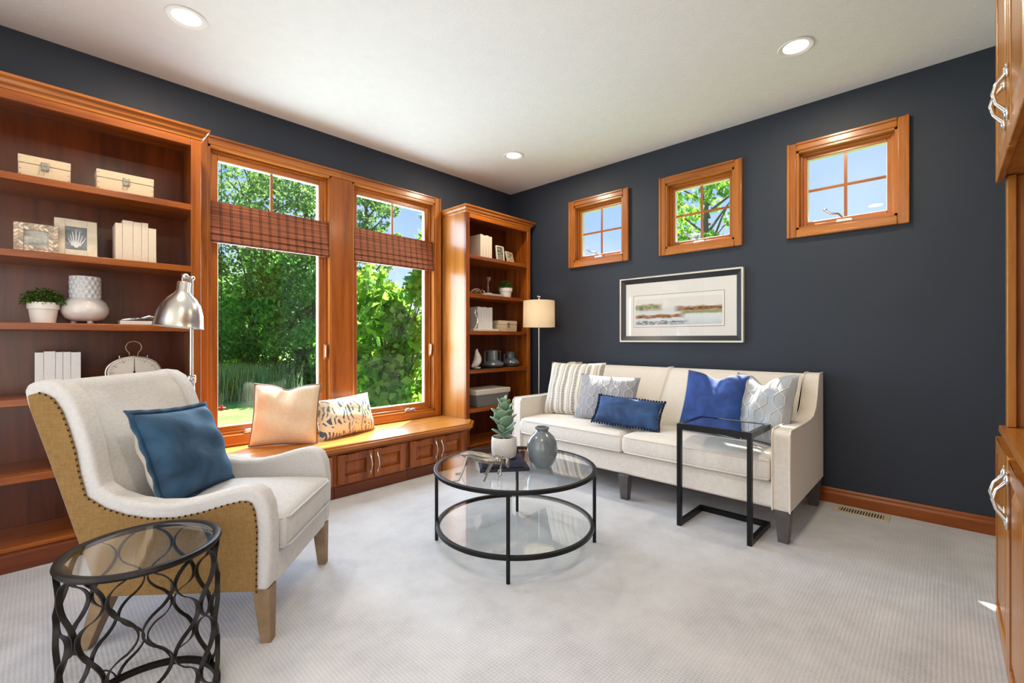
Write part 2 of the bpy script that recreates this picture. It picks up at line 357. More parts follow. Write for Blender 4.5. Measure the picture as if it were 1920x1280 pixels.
# ------------------------------------------------------------------ woven blinds
def blind_mat():
    m, nt, bs = newmat('woven_reed_blind'); v = coords(nt); sp = nd(nt, 'ShaderNodeSeparateXYZ', {0: v})
    reed = mth(nt, 'ABSOLUTE', mth(nt, 'SINE', mth(nt, 'MULTIPLY', sp.outputs[2], math.pi / .007)))
    nz = nd(nt, 'ShaderNodeTexNoise', {'Vector': nd(nt, 'ShaderNodeMapping', {0: v, 3: (2, 1, 160)}).outputs[0], 'Scale': 1, 'Detail': 3})
    fx = mth(nt, 'FRACT', mth(nt, 'DIVIDE', sp.outputs[0], .062))
    st = ramp(nt, fx, [(0, (0, 0, 0, 1)), (.3, (0, 0, 0, 1)), (.36, (1, 1, 1, 1)), (.52, (.3, .3, .3, 1)), (.58, (1, 1, 1, 1)), (.64, (0, 0, 0, 1)), (1, (0, 0, 0, 1))])
    fz = mth(nt, 'FRACT', mth(nt, 'DIVIDE', sp.outputs[2], .046)); sz = mth(nt, 'LESS_THAN', fz, .22)
    f = mth(nt, 'ADD', mth(nt, 'MULTIPLY', nz.outputs[0], .9), mth(nt, 'ADD', mth(nt, 'MULTIPLY', st, -.28), mth(nt, 'MULTIPLY', sz, -.14)))
    nt.links.new(ramp(nt, f, [(.05, S(60, 30, 20)), (.4, S(138, 76, 48)), (.7, S(190, 118, 78))]), bs.inputs['Base Color'])
    bs.inputs['Roughness'].default_value = .6; bump(nt, bs, reed, .5, .002)
    return m
BL = blind_mat()
for k, (a, b, lab) in enumerate([(-2.918, -2.098, 'woven reed roman blind in the window beside the tall left bookcase'), (-1.895, -1.075, 'woven reed roman blind in the window beside the narrow corner bookcase')]):
    t = thing('roman_blind', lab, 'blind', ((a + b) / 2, .01, 1.76), group='woven blinds in the tall windows')
    h = (b - a) / 2 - .004
    MB().prism([(.0, .27), (.012, .27), (.012, .09), (-.012, .085), (-.02, .10)], -h, h, 'x').obj('valance', BL, t, angle=20)
    MB().prism([(.012, .1), (-.014, .095), (-.03, .052), (-.024, .046), (.012, .07)], -h, h, 'x').obj('fold', BL, t, angle=20)
    MB().prism([(.012, .07), (-.018, .058), (-.036, .012), (-.028, .002), (.012, .03)], -h, h, 'x').obj('fold', BL, t, angle=20)
    MB().box(-h, h, -.02, .012, -.004, .012).obj('bottom_slat', BL, t, bevel=.003)
    MB().box(-h, h, -.004, .016, .262, .278).obj('head_rail', BL, t, bevel=.002)
# ================================================================== bookcases
def crown(mb, x0, x1, yf, z1, ret_l, ret_r, yb=-.005):
    """crown moulding with mitred returns; profile grows outwards to the top"""
    prof = [(0, -.062), (.006, -.062), (.008, -.048), (.02, -.038), (.024, -.022), (.038, -.012), (.04, 0), (0, 0)]
    n = len(prof); path = []
    if ret_l: path.append((x0, yb, -1, 0))
    path.append((x0, yf, -1 if ret_l else 0, -1)); path.append((x1, yf, 1 if ret_r else 0, -1))
    if ret_r: path.append((x1, yb, 1, 0))
    vs = [(x + dx * p, y + dy * p, z1 + q) for x, y, dx, dy in path for p, q in prof]
    fs = [(k * n + i, k * n + (i + 1) % n, (k + 1) * n + (i + 1) % n, (k + 1) * n + i) for k in range(len(path) - 1) for i in range(n)]
    fs += [tuple(range(n)), tuple(range((len(path) - 1) * n, len(path) * n))[::-1]]
    mb.add(vs, fs); return mb
SHELF = [1.895, 1.53, 1.18, .811, .443]
def bookcase(name, label, x0, x1, st, ret_l, ret_r, shade_tone):
    YF = -.365; ZT = 2.345
    t = thing(name, label, 'bookcase', ((x0 + x1) / 2, -.18, 0)); k = dict(parent=t, world=True)
    wz, wx, wy = wood('z'), wood('x'), wood('y')
    for xa in (x0, x1 - .02): B(xa, xa + .02, YF + .02, -.004, 0, ZT - .02).obj('side_panel', wood('z', 'honey') if (xa == x0 and ret_l) else wz, **k)  # corner bookcase: lighter left side stands for window light on the same wood
    B(x0 + .02, x1 - .02, -.016, -.004, .1, ZT - .02).obj('back_panel', wood('z', shade_tone), **k)  # darker tone puts the shade between the shelves into the colour
    B(x0, x1, YF, -.004, ZT - .04, ZT - .02).obj('top_panel', wx, **k)
    B(x0, x0 + st, YF - .002, YF + .02, .1, ZT - .03).obj('stile', wz, bevel=.003, **k)
    B(x1 - st, x1, YF - .002, YF + .02, .1, ZT - .03).obj('stile', wz, bevel=.003, **k)
    B(x0 + st, x1 - st, YF - .002, YF + .02, 2.238, ZT - .03).obj('top_rail', wx, bevel=.003, **k)
    crown(MB(), x0, x1, YF, ZT, ret_l, ret_r).obj('crown_moulding', wood('x', 'trim'), angle=25, **k)
    for z in SHELF: B(x0 + .02, x1 - .02, YF + .004, -.016, z - .036, z).obj('shelf', wx, bevel=.003, **k)
    B(x0 + .02, x1 - .02, YF + .004, -.016, .085, .106).obj('bottom_shelf', wx, bevel=.003, **k)
    B(x0, x1, YF - .035, YF + .02, 0, .085).obj('plinth', wood('x', 'dark'), bevel=.004, **k)
    return t
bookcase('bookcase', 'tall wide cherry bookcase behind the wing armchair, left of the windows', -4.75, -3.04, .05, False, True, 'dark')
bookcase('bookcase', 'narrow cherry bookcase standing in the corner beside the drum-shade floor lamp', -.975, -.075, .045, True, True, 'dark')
# ================================================================== window seat
t = thing('seat_top', 'long honey wood window seat top with a clipped corner and moulded edge', 'bench top', (-1.98, -.28, .33)); k = dict(parent=t, world=True)
poly = [(-3.045, -.004), (-3.045, -.545), (-1.085, -.545), (-.945, -.405), (-.945, -.37), (-.978, -.36), (-.978, -.004)]
MB().prism(poly, .342, .36, 'z').obj('board', wood('x', 'honey'), bevel=.003, **k)
poly2 = [(-3.045, -.5), (-3.045, -.572), (-1.07, -.572), (-.925, -.42), (-.925, -.372), (-.985, -.37), (-.985, -.5)]
MB().prism([(-3.045, -.53), (-3.045, -.572), (-1.074, -.572), (-.925, -.423), (-.925, -.37), (-.955, -.37), (-.955, -.41), (-1.088, -.543), (-1.088, -.53)], .322, .35, 'z').obj('nosing', wood('x', 'trim'), bevel=.007, seg=3, **k)
MB().prism([(-3.045, -.5), (-3.045, -.556), (-1.082, -.556), (-.94, -.414), (-.94, -.37), (-.97, -.37), (-.97, -.4), (-1.09, -.5)], .304, .323, 'z').obj('cove_moulding', wood('x'), bevel=.004, **k)
def arch_handle(axis='y', hh=.055, dep=.028, r=.0042):
    """bow handle, standing vertically; sticks out along -axis"""
    mb = MB(); P = (lambda d, q: (0, -d, q)) if axis == 'y' else (lambda d, q: (-d, 0, q))
    pts = [P(.004, -hh), P(.012, -hh * .82), P(dep * .8, -hh * .5), P(dep, 0), P(dep * .8, hh * .5), P(.012, hh * .82), P(.004, hh)]
    mb.tube(pts, [r * 1.5, r * 1.25, r * .9, r * 1.15, r * .9, r * 1.25, r * 1.5], 10)
    for s in (-1, 1): mb.ball(P(.004, s * hh * 1.05), (r * 1.7, r * 1.7, r * 3.2), 10, 8); mb.ball(P(.004, s * hh * 1.32), (r * .9, r * .9, r * 1.8), 8, 6)
    return mb
def raised_door(parent, x0, x1, z0, z1, yf, th, woodkind, hx, hz, fr=.052):
    """framed door with a raised panel, front face at y=yf-th; coordinates world"""
    wz, wx = wood('z', woodkind), wood('x', woodkind)
    m = MB().box(x0, x0 + fr, yf - th, yf, z0, z1).box(x1 - fr, x1, yf - th, yf, z0, z1).box(x0 + fr, x1 - fr, yf - th, yf, z0, z0 + fr).box(x0 + fr, x1 - fr, yf - th, yf, z1 - fr, z1).box(x0 + fr - .002, x1 - fr + .002, yf - th * .35, yf, z0 + fr - .002, z1 - fr + .002)
    d = m.obj('door', wz, parent, bevel=.004, world=True)
    a, b, c, e = x0 + fr + .004, x1 - fr - .004, z0 + fr + .004, z1 - fr - .004; i = min(.04, (b - a) * .3, (e - c) * .3); y0, y1 = yf - th * .35, yf - th * .95
    pn = MB().add([(a, y0, c), (b, y0, c), (b, y0, e), (a, y0, e), (a + i, y1, c + i), (b - i, y1, c + i), (b - i, y1, e - i), (a + i, y1, e - i)],
                  [(0, 1, 2, 3), (4, 7, 6, 5), (0, 4, 5, 1), (1, 5, 6, 2), (2, 6, 7, 3), (3, 7, 4, 0)])
    l = parent.location; pn.v = [(q[0] - l[0], q[1] - l[1], q[2] - l[2]) for q in pn.v]
    pn.obj('raised_panel', wz, d, smooth=False)
    h = arch_handle('y'); h.v = [(q[0] + hx - l[0], q[1] + yf - th - l[1], q[2] + hz - l[2]) for q in h.v]
    h.obj('handle', CHROME, d)
    return d
units = [(-2.905, -2.308, 'cherry bench cabinet half hidden behind the wing armchair', 0), (-2.308, -1.726, 'cherry bench cabinet under the middle of the window seat', 1), (-1.726, -1.10, 'cherry bench cabinet at the clipped corner end of the window seat', 2)]
for i, (a, b, lab, q) in enumerate(units):
    if i == 0: a = -3.04
    t = thing('bench_cabinet', lab, 'cabinet', ((a + b) / 2, -.3, 0), group='cabinets under the window seat'); k = dict(parent=t, world=True)
    if i < 2: B(a + .001, b - .001, -.53, -.01, .0, .302).obj('carcass', wood('x', 'dark'), **k)
    else: MB().prism([(a + .001, -.01), (a + .001, -.53), (-1.11, -.53), (-.985, -.405), (-.985, -.01)], 0, .302, 'z').obj('carcass', wood('z'), bevel=.003, **k)
    B(a + .001, b - (.001 if i < 2 else .01), -.545, -.53, .0, .08).obj('base_rail', wood('x', 'dark'), bevel=.003, **k)
    B(a + .001, b - (.001 if i < 2 else .01), -.54, -.53, .08, .302).obj('face_frame', wood('z'), bevel=.002, **k)
    x0, x1 = (-2.87, -2.328) if i == 0 else (-2.289, -1.746) if i == 1 else (-1.706, -1.163)
    mid = (x0 + x1) / 2
    raised_door(t, x0, mid - .003, .095, .297, -.54, .02, 'cherry', mid - .028, .2)
    raised_door(t, mid + .003, x1, .095, .297, -.54, .02, 'cherry', mid + .028, .2)
# ================================================================== cabinets along the back wall (right edge of the view)
HW = 'honey'
def back_door(parent, x0, x1, z0, z1, hx, hz):
    fr = .06; yf, th = -3.735, .022
    wz, wx = wood('z', HW), wood('x', HW)
    m = MB().box(x0, x0 + fr, yf, yf + th, z0, z1).box(x1 - fr, x1, yf, yf + th, z0, z1).box(x0 + fr, x1 - fr, yf, yf + th, z0, z0 + fr).box(x0 + fr, x1 - fr, yf, yf + th, z1 - fr, z1).box(x0 + fr, x1 - fr, yf, yf + th * .35, z0 + fr, z1 - fr)
    d = m.obj('door', wz, parent, bevel=.005, world=True); l = parent.location
    a, b, c, e = x0 + fr + .004, x1 - fr - .004, z0 + fr + .004, z1 - fr - .004; i = .04; y0, y1 = yf + th * .35, yf + th * .95
    pn = MB().add([(a, y0, c), (b, y0, c), (b, y0, e), (a, y0, e), (a + i, y1, c + i), (b - i, y1, c + i), (b - i, y1, e - i), (a + i, y1, e - i)],
                  [(0, 1, 2, 3), (4, 7, 6, 5), (0, 4, 5, 1), (1, 5, 6, 2), (2, 6, 7, 3), (3, 7, 4, 0)])
    pn.v = [(q[0] - l[0], q[1] - l[1], q[2] - l[2]) for q in pn.v]; pn.obj('raised_panel', wz, d, smooth=False)
    h = arch_handle('y', .06, .034, .006); h.v = [(q[0] + hx - l[0], -q[1] + yf + th - l[1], q[2] + hz - l[2]) for q in h.v]; h.obj('handle', CHROME, d)
bx = [-1.12, -1.595, -2.07, -2.545, -3.02]
for i in range(2):
    x1, x0 = bx[2 * i], bx[2 * i + 2]; xm = bx[2 * i + 1]
    t = thing('base_cabinet', ['honey wood base cabinet with chrome handles, farthest along the right edge', 'honey wood base cabinet nearest the camera at the right edge'][i], 'cabinet', ((x0 + x1) / 2, -4.02, 0), group='base cabinets along the right edge'); k = dict(parent=t, world=True)
    B(x0 + .001, x1, -4.31, -3.735, 0, .735).obj('carcass', wood('z', HW), **k)
    back_door(t, xm + .003, x1 - .004, .03, .722, xm + .05, .60); back_door(t, x0 + .004, xm - .003, .03, .722, xm - .05, .60)
    t = thing('wall_cabinet', ['honey wood upper cabinet with chrome handles, farthest along the right edge', 'honey wood upper cabinet nearest the camera at the right edge'][i], 'cabinet', ((x0 + x1) / 2, -4.02, 1.7), group='upper cabinets along the right edge'); k = dict(parent=t, world=True)
    B(x0 + .001, x1, -4.31, -3.735, 1.72, H - .002).obj('carcass', wood('z', HW), **k)
    back_door(t, xm + .003, x1 - .004, 1.705, H - .03, xm + .05, 1.86); back_door(t, x0 + .004, xm - .003, 1.705, H - .03, xm - .05, 1.86)
t = thing('countertop', 'honey wood counter running on top of the right edge base cabinets', 'countertop', (-2.07, -4.02, .735))
B(-3.02, -1.115, -4.31, -3.722, .736, .765).obj('board', wood('x', HW), t, bevel=.005, world=True)
t = thing('hutch', 'open wooden niche between counter and upper cabinets at the right edge', 'hutch', (-2.07, -4.02, .766)); k = dict(parent=t, world=True)
B(-1.14, -1.12, -4.31, -3.745, .766, 1.718).obj('side_panel', wood('z', HW), **k); B(-3.02, -3.0, -4.31, -3.745, .766, 1.718).obj('side_panel', wood('z', HW), **k)
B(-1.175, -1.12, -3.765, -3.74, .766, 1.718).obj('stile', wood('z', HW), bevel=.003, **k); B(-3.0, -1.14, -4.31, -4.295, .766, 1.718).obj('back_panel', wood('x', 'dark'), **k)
# ================================================================== ceiling lights
def emit(name, col, s):
    m = bpy.data.materials.new(name); m.use_nodes = True; nt = m.node_tree; nt.nodes.clear()
    nt.links.new(nd(nt, 'ShaderNodeEmission', {0: col, 1: s}).outputs[0], nd(nt, 'ShaderNodeOutputMaterial').inputs[0]); return m
GLOW = emit('downlight_lens', (1, .95, .88, 1), 3.0)
whitetrim = plain('white_light_trim', S(240, 238, 235), .5)
for (x, y, lab) in [(-3.186, -.77, 'round recessed ceiling light above the wing armchair and wide bookcase'), (-.765, -2.964, 'round recessed ceiling light above the right end of the sofa'),
                    (-.775, -.783, 'round recessed ceiling light in the corner above the drum-shade lamp'), (-3.19, -2.96, 'added round recessed ceiling light above the camera, outside the picture')]:  # last light is unseen, assumed from the grid and added for its light
    t = thing('ceiling_light', lab, 'ceiling light', (x, y, H), group='recessed ceiling lights')
    MB().lathe([(.066, .0), (.086, -.001), (.09, -.004), (.084, -.008), (.068, -.004), (.06, .0), (.066, .0)], 36, cap=False).obj('trim_ring', whitetrim, t)
    MB().lathe([(.0, -.0015), (.066, -.0015), (.066, -.0005), (0, -.0005)], 32).obj('lens', GLOW, t)
    l = lamp('downlight', 'AREA', (x, y, H - .012), 11, (1, .86, .66), shape='DISK', size=.14); l.parent = t; l.location = (0, 0, -.012); l['kind'] = 'helper'
# ================================================================== sofa
LINEN = fabric('cream_sofa_linen', S(228, 222, 212), S(214, 207, 197), scale=700)
PIPE = plain('cream_piping', S(232, 226, 216), .85)
LEGD = plain('charcoal_wood_leg', S(84, 80, 78), .5, var=.2, vscale=18)
t = sofa = thing('sofa', 'cream linen two-cushion sofa with piped edges and charcoal legs against the dark wall', 'sofa', (-.5, -1.96, 0)); k = dict(parent=t, world=True)
Y0, Y1 = -2.98, -.94
B(-.925, -.08, Y0 + .06, Y1 - .06, .17, .315).obj('base', LINEN, bevel=.015, seg=3, **k)
arm = [(-.95, .172), (-.955, .40), (-.95, .585), (-.93, .607), (-.62, .604), (-.46, .606), (-.37, .617), (-.30, .66), (-.25, .735), (-.215, .825), (-.19, .868), (-.15, .874), (-.065, .874), (-.06, .86), (-.055, .172)]
for ya, yb in ((Y0, Y0 + .092), (Y1 - .092, Y1)):
    a = MB().prism(arm, ya, yb, 'y').obj('arm', LINEN, bevel=.012, seg=3, angle=50, **k)
    for yy in (ya + .004, yb - .004):
        m = MB().tube([(x - (.002 if x < -.9 else 0), yy, z + (.002 if z > .5 else 0)) for x, z in arm[:13]], .0045, 6)
        l = t.location; m.v = [(q[0] - l[0], q[1] - l[1], q[2] - l[2]) for q in m.v]; m.obj('piping', PIPE, a)
def cushion(x0, x1, y0, y1, z0, z1, crown_h, nx=18, ny=26):
    """box cushion with crowned top, rounded edges"""
    mb = MB(); r = .028
    def rnd(s, lo, hi):   # superellipse parameter keeps edges round
        return lo + (hi - lo) * (s + 1) / 2
    def surf(sign):
        def fn(u, v):
            s, q = 2 * u - 1, 2 * v - 1
            s2 = math.copysign(1 - (1 - abs(s)) ** 1.6, s); q2 = math.copysign(1 - (1 - abs(q)) ** 1.6, q)
            ed = min(1 - abs(s2), 1) * (x1 - x0) / 2; eq = min(1 - abs(q2), 1) * (y1 - y0) / 2
            d = min(ed, eq); drop = r - math.sqrt(max(0, r * r - max(0, r - d) ** 2)) if d < r else 0
            cr = crown_h * (1 - abs(s2) ** 3) * (1 - abs(q2) ** 3)
            wr = .003 * math.sin(9 * s2 + 5 * q2) * (1 - s2 * s2) * (1 - q2 * q2)
            z = (z1 - drop + cr + wr) if sign > 0 else (z0 + drop)
            return (rnd(s2, x0, x1), rnd(q2, y0, y1), z)
        return fn
    a = len(mb.v); mb.sheet(surf(1), nx, ny); b = len(mb.v); mb.sheet(surf(-1), nx, ny)
    ring = [i for i in range(nx + 1)] + [j * (nx + 1) + nx for j in range(1, ny + 1)] + [ny * (nx + 1) + i for i in range(nx - 1, -1, -1)] + [j * (nx + 1) for j in range(ny - 1, 0, -1)]
    for p in range(len(ring)):
        q = (p + 1) % len(ring); mb.f.append((a + ring[p], a + ring[q], b + ring[q], b + ring[p]))
    return mb
for ya, yb in ((-2.884, -1.981), (-1.973, -1.036)):
    c = cushion(-.962, -.40, ya, yb, .318, .452, .028).obj('seat_cushion', LINEN, angle=80, **k)
    for zz in (.437, .333):
        g = .006; pts = [(-.5, ya - g + .004, zz), (-.9, ya - g + .004, zz), (-.957, ya + .012, zz), (-.9645, ya + .04, zz), (-.9645, yb - .04, zz), (-.957, yb - .012, zz), (-.9, yb + g - .004, zz), (-.5, yb + g - .004, zz)]
        l = t.location; MB().tube([(q[0] - l[0], q[1] - l[1], q[2] - l[2]) for q in pts], .0045, 6).obj('piping', PIPE, c)
def back_section(ya, yb):
    def fn(u, v):
        z = .42 + .455 * v; x = -.525 + .31 * v ** 1.15
        e = min(u, 1 - u) * (yb - ya); bul = .032 * (1 - abs(2 * u - 1) ** 4) * math.sin(math.pi * min(1, v * .9 + .1)) - .02 * max(0, 1 - e / .02)
        if v > .93: x += (v - .93) / .07 * .03; z -= ((v - .93) / .07) ** 2 * .006
        return (x - bul, ya + (yb - ya) * u, z)
    m = MB().sheet(fn, 24, 16); n = 25
    top = len(m.v) - n; base = len(m.v)
    m.v += [(-.075, m.v[top + i][1], m.v[top + i][2] - .004) for i in range(n)]; m.v += [(-.075, m.v[top + i][1], .2) for i in range(n)]; m.v += [(m.v[i][0], m.v[i][1], .2) for i in range(n)]
    for i in range(n - 1):
        m.f += [(top + i, top + i + 1, base + i + 1, base + i), (base + i, base + i + 1, base + n + i + 1, base + n + i), (base + n + i, base + n + i + 1, base + 2 * n + i + 1, base + 2 * n + i), (base + 2 * n + i, base + 2 * n + i + 1, i + 1, i)]
    return m
for ya, yb in ((-2.89, -1.977), (-1.975, -1.03)): back_section(ya, yb).obj('back', LINEN, angle=60, **k)
MB().tube([(-.53 + .31 * (v ** 1.15) - .012, -1.976, .43 + .447 * v) for v in [i / 14 for i in range(15)]] + [(-.14, -1.976, .876)], .004, 6).obj('seam_piping', PIPE, **k)
for x, y in ((-.915, -2.94), (-.915, -1.98), (-.915, -.985), (-.15, -2.94), (-.15, -.985)):
    MB().add([(x - .022, y - .026, 0), (x + .022, y - .026, 0), (x + .022, y + .026, 0), (x - .022, y + .026, 0), (x - .034, y - .038, .172), (x + .034, y - .038, .172), (x + .034, y + .038, .172), (x - .034, y + .038, .172)],
             [(3, 2, 1, 0), (4, 5, 6, 7), (0, 1, 5, 4), (1, 2, 6, 5), (2, 3, 7, 6), (3, 0, 4, 7)]).obj('leg', LEGD, bevel=.003, **k)
# ================================================================== pillows
def pose(loc, ang, tilt=0, roll=0):
    return Matrix.Translation(loc) @ Matrix.Rotation(R(ang), 4, 'Z') @ Matrix.Rotation(R(90 - tilt), 4, 'X') @ Matrix.Rotation(R(roll), 4, 'Z')
def pillow_fn(w, h, th, chop=0, wr=.006, seed=0, pinch=.06):
    def fn(s, t, side):
        e = (max(0, 1 - abs(s) ** 2.4) * max(0, 1 - abs(t) ** 2.4)) ** .42
        x = w / 2 * s * (1 - pinch * (1 - t * t)); y = h / 2 * t * (1 - pinch * (1 - s * s))
        if chop and t > -.2: y -= chop * h * math.exp(-(s / .33) ** 2) * ((t + .2) / 1.2) ** 2
        z = side * th / 2 * e
        z += wr * e * (math.sin(5.1 * s + 3.3 * t + seed) * math.cos(4.3 * t - 2.2 * s + 2 * seed) + .5 * math.sin(11 * s * t + seed))
        if chop and side > 0: z -= .05 * math.exp(-(s / .22) ** 2) * max(0, t) ** 1.5 * e
        return Vector((x, y, z))
    return fn
def pillow(name, label, mats, w, h, th, M, chop=0, wr=.006, seed=0, flange=0, pipe=None, fringe=None, back=None, group=None, n=24):
    fn = pillow_fn(w, h, th, chop, wr, seed)
    root = bpy.data.objects.new(name, None); COL.objects.link(root); root.matrix_world = M; root.empty_display_size = .05
    tag(root, label, 'pillow', group)
    MB().sheet(lambda u, v: fn(2 * u - 1, 2 * v - 1, 1), n, n).obj('front_cover', mats, root, angle=180)
    MB().sheet(lambda u, v: fn(2 * u - 1, 2 * v - 1, -1), n, n).obj('back_cover', back or mats, root, angle=180)
    edge = [fn(s, -1, 1) for s in np.linspace(-1, 1, 25)][:-1] + [fn(1, s, 1) for s in np.linspace(-1, 1, 25)][:-1] + [fn(s, 1, 1) for s in np.linspace(1, -1, 25)][:-1] + [fn(-1, s, 1) for s in np.linspace(1, -1, 25)][:-1]
    if pipe: MB().tube(edge, pipe[1], 6, closed=True).obj('edge_cord', pipe[0], root)
    if flange:
        m = MB(); q = len(edge); out = [p * (1 + flange / (w / 2)) + Vector((0, 0, .004 * math.sin(i * 1.3))) for i, p in enumerate(edge)]
        m.v = [tuple(p) for p in edge] + [tuple(p) for p in out]; m.f = [(i, (i + 1) % q, q + (i + 1) % q, q + i) for i in range(q)]
        m.obj('flange', mats, root, solid=.006, angle=180)
    if fringe:
        m = MB()
        for i, p in enumerate(edge):
            m.ball(p + p.normalized() * .010 + Vector((0, 0, random.uniform(-.004, .004))), random.uniform(.007, .0105), 8, 6)
        m.obj('pompom_fringe', fringe, root, kind='stuff')
    return root, fn
def stitch(root, fn, lines, mat, wd=.0016, off=.0022, name='stitched_line'):
    """embroidered lines: each polyline (s,t) is laid on the front surface"""
    for pl in lines:
        pts = []
        for (s0, t0), (s1, t1) in zip(pl[:-1], pl[1:]):
            q = max(2, int(10 * math.hypot(s1 - s0, t1 - t0)))
            pts += [(s0 + (s1 - s0) * i / q, t0 + (t1 - t0) * i / q) for i in range(q)]
        pts.append(pl[-1]); pts = [(max(-.985, min(.985, a)), max(-.985, min(.985, b))) for a, b in pts]
        P = [fn(a, b, 1) + Vector((0, 0, off)) for a, b in pts]; P = [p for i, p in enumerate(P) if i == 0 or (p - P[i - 1]).length > 1e-4]
        if len(P) > 2: MB().tube(P, wd, 5).obj(name, mat, root)
def lattice(nc, nr, ph=0):
    L_ = []; dx = 2 / nc; dz = 2 / nr
    for i in range(nc + 2):
        for sg in (-1, 1):
            x0 = -1 + dx * (i - .5); pl = []
            for j in range(-1, nr + 1):
                z = -1 + dz * (j + ph); o = sg * dx * .30 * (1 if (i + j) % 2 else -1)
                pl += [(x0 + o, z + dz * .18), (x0 + o, z + dz * .62)]
            cur = []
            for p in pl:
                if abs(p[0]) <= 1 and abs(p[1]) <= 1: cur.append(p)
                else:
                    if len(cur) > 1: L_.append(cur)
                    cur = []
            if len(cur) > 1: L_.append(cur)
    return L_
def stripe_mat():
    m, nt, bs = newmat('woven_stripe_cloth'); v = coords(nt); sp = nd(nt, 'ShaderNodeSeparateXYZ', {0: v})
    wob = nd(nt, 'ShaderNodeTexNoise', {'Vector': v, 'Scale': 22, 'Detail': 1})
    x = mth(nt, 'ADD', sp.outputs[0], mth(nt, 'MULTIPLY', mth(nt, 'SUBTRACT', wob.outputs[0], .5), .012))
    fx = mth(nt, 'FRACT', mth(nt, 'DIVIDE', x, .098))
    band = ramp(nt, fx, [(0, (0, 0, 0, 1)), (.12, (1, 1, 1, 1)), (.20, (0, 0, 0, 1)), (.30, (0, 0, 0, 1)), (.36, (1, 1, 1, 1)), (.58, (1, 1, 1, 1)), (.66, (0, 0, 0, 1)), (.86, (0, 0, 0, 1)), (.92, (.8, .8, .8, 1)), (1, (0, 0, 0, 1))])
    dash = mth(nt, 'GREATER_THAN', mth(nt, 'SINE', mth(nt, 'MULTIPLY', sp.outputs[1], 2 * math.pi / .011)), -.1)
    f = mth(nt, 'MULTIPLY', band, dash)
    nt.links.new(ramp(nt, f, [(0, S(222, 214, 200)), (.4, S(160, 154, 148)), (1, S(66, 66, 72))]), bs.inputs['Base Color'])
    bs.inputs['Roughness'].default_value = .9; bump(nt, bs, f, .5, .003); return m
SP = 'throw pillows on the sofa'
CREAMST = plain('cream_thread', S(226, 220, 206), .7)
pillow('throw_pillow', 'cream and grey woven striped square pillow in the left corner of the sofa', stripe_mat(), .52, .46, .15, pose((-.62, -1.33, .688), -84, 20, 1), wr=.008, seed=1, group=SP)
gm = fabric('grey_pillow_linen', S(158, 160, 166), S(138, 140, 147), scale=800)
rt, fn = pillow('throw_pillow', 'flat grey rectangular pillow with cream hexagon lattice, behind the navy lumbar pillow', gm, .50, .36, .13, pose((-.695, -1.69, .648), -84, 20, -1), seed=2, group=SP)
stitch(rt, fn, lattice(5, 4), CREAMST, .0017)
nv = velvet('navy_velvet', S(24, 46, 84), S(52, 92, 146))
pillow('throw_pillow', 'navy velvet lumbar pillow with pompom fringe lying in the middle of the sofa', nv, .47, .215, .12, pose((-.80, -1.93, .578), -78, 34, -3), seed=3, fringe=plain('navy_fringe', S(20, 36, 62), .9), group=SP)
bv = velvet('royal_blue_velvet', S(20, 48, 112), S(44, 84, 160))
pillow('throw_pillow', 'royal blue velvet square pillow with pale cord edge behind the black C table', bv, .40, .42, .14, pose((-.62, -2.46, .678), -88, 20, -3), chop=.10, seed=4, pipe=(plain('pale_cord', S(200, 190, 170), .8), .004), group=SP)
sm, snt, sbs = newmat('silver_satin'); sbs.inputs['Base Color'].default_value = S(158, 163, 168); sbs.inputs['Roughness'].default_value = .38; sbs.inputs['Sheen Weight'].default_value = .3
rt, fn = pillow('throw_pillow', 'shiny silver pillow with lattice stitching leaning on the right sofa arm', sm, .42, .44, .15, pose((-.60, -2.74, .675), -112, 18, 2), chop=.15, wr=.01, seed=5, group=SP)
stitch(rt, fn, lattice(4, 4), CREAMST, .0015)
WP = 'pillows on the window seat'
cm = fabric('cream_satin', S(226, 205, 176), S(214, 190, 158), scale=600, rough=.55)
pillow('throw_pillow', 'plain cream satin square pillow with grey braid edge on the window seat', cm, .43, .43, .16, pose((-2.50, -.20, .568), -28, 14, -2), chop=.07, wr=.01, seed=6, pipe=(plain('grey_braid', S(120, 105, 88), .8), .006), group=WP)
def ikat():
    m, nt, bs = newmat('blue_ikat_print'); v = coords(nt)
    n = nd(nt, 'ShaderNodeTexNoise', {'Vector': v, 'Scale': 9, 'Detail': 1.5, 'Distortion': 2.2})
    w = nd(nt, 'ShaderNodeTexWave', {'Vector': v, 'Scale': 9, 'Distortion': 9, 'Detail': 1.5, 'Detail Scale': 1.4})
    f = mth(nt, 'MULTIPLY', mth(nt, 'LESS_THAN', w.outputs[1], .38), mth(nt, 'GREATER_THAN', n.outputs[0], .47))
    g = nd(nt, 'ShaderNodeTexNoise', {'Vector': v, 'Scale': 3.5, 'Detail': 1})
    ink = ramp(nt, g.outputs[0], [(.4, S(70, 98, 130)), (.6, S(140, 140, 138))])
    mx = nd(nt, 'ShaderNodeMix', {0: f, 6: S(228, 216, 188), 7: ink}, data_type='RGBA')
    nt.links.new(mx.outputs[2], bs.inputs['Base Color']); bs.inputs['Roughness'].default_value = .85; return m
pillow('throw_pillow', 'cream lumbar pillow with swirling blue and grey print on the window seat', ikat(), .52, .31, .14, pose((-2.06, -.20, .502), 12, 16, 2), seed=7, group=WP)
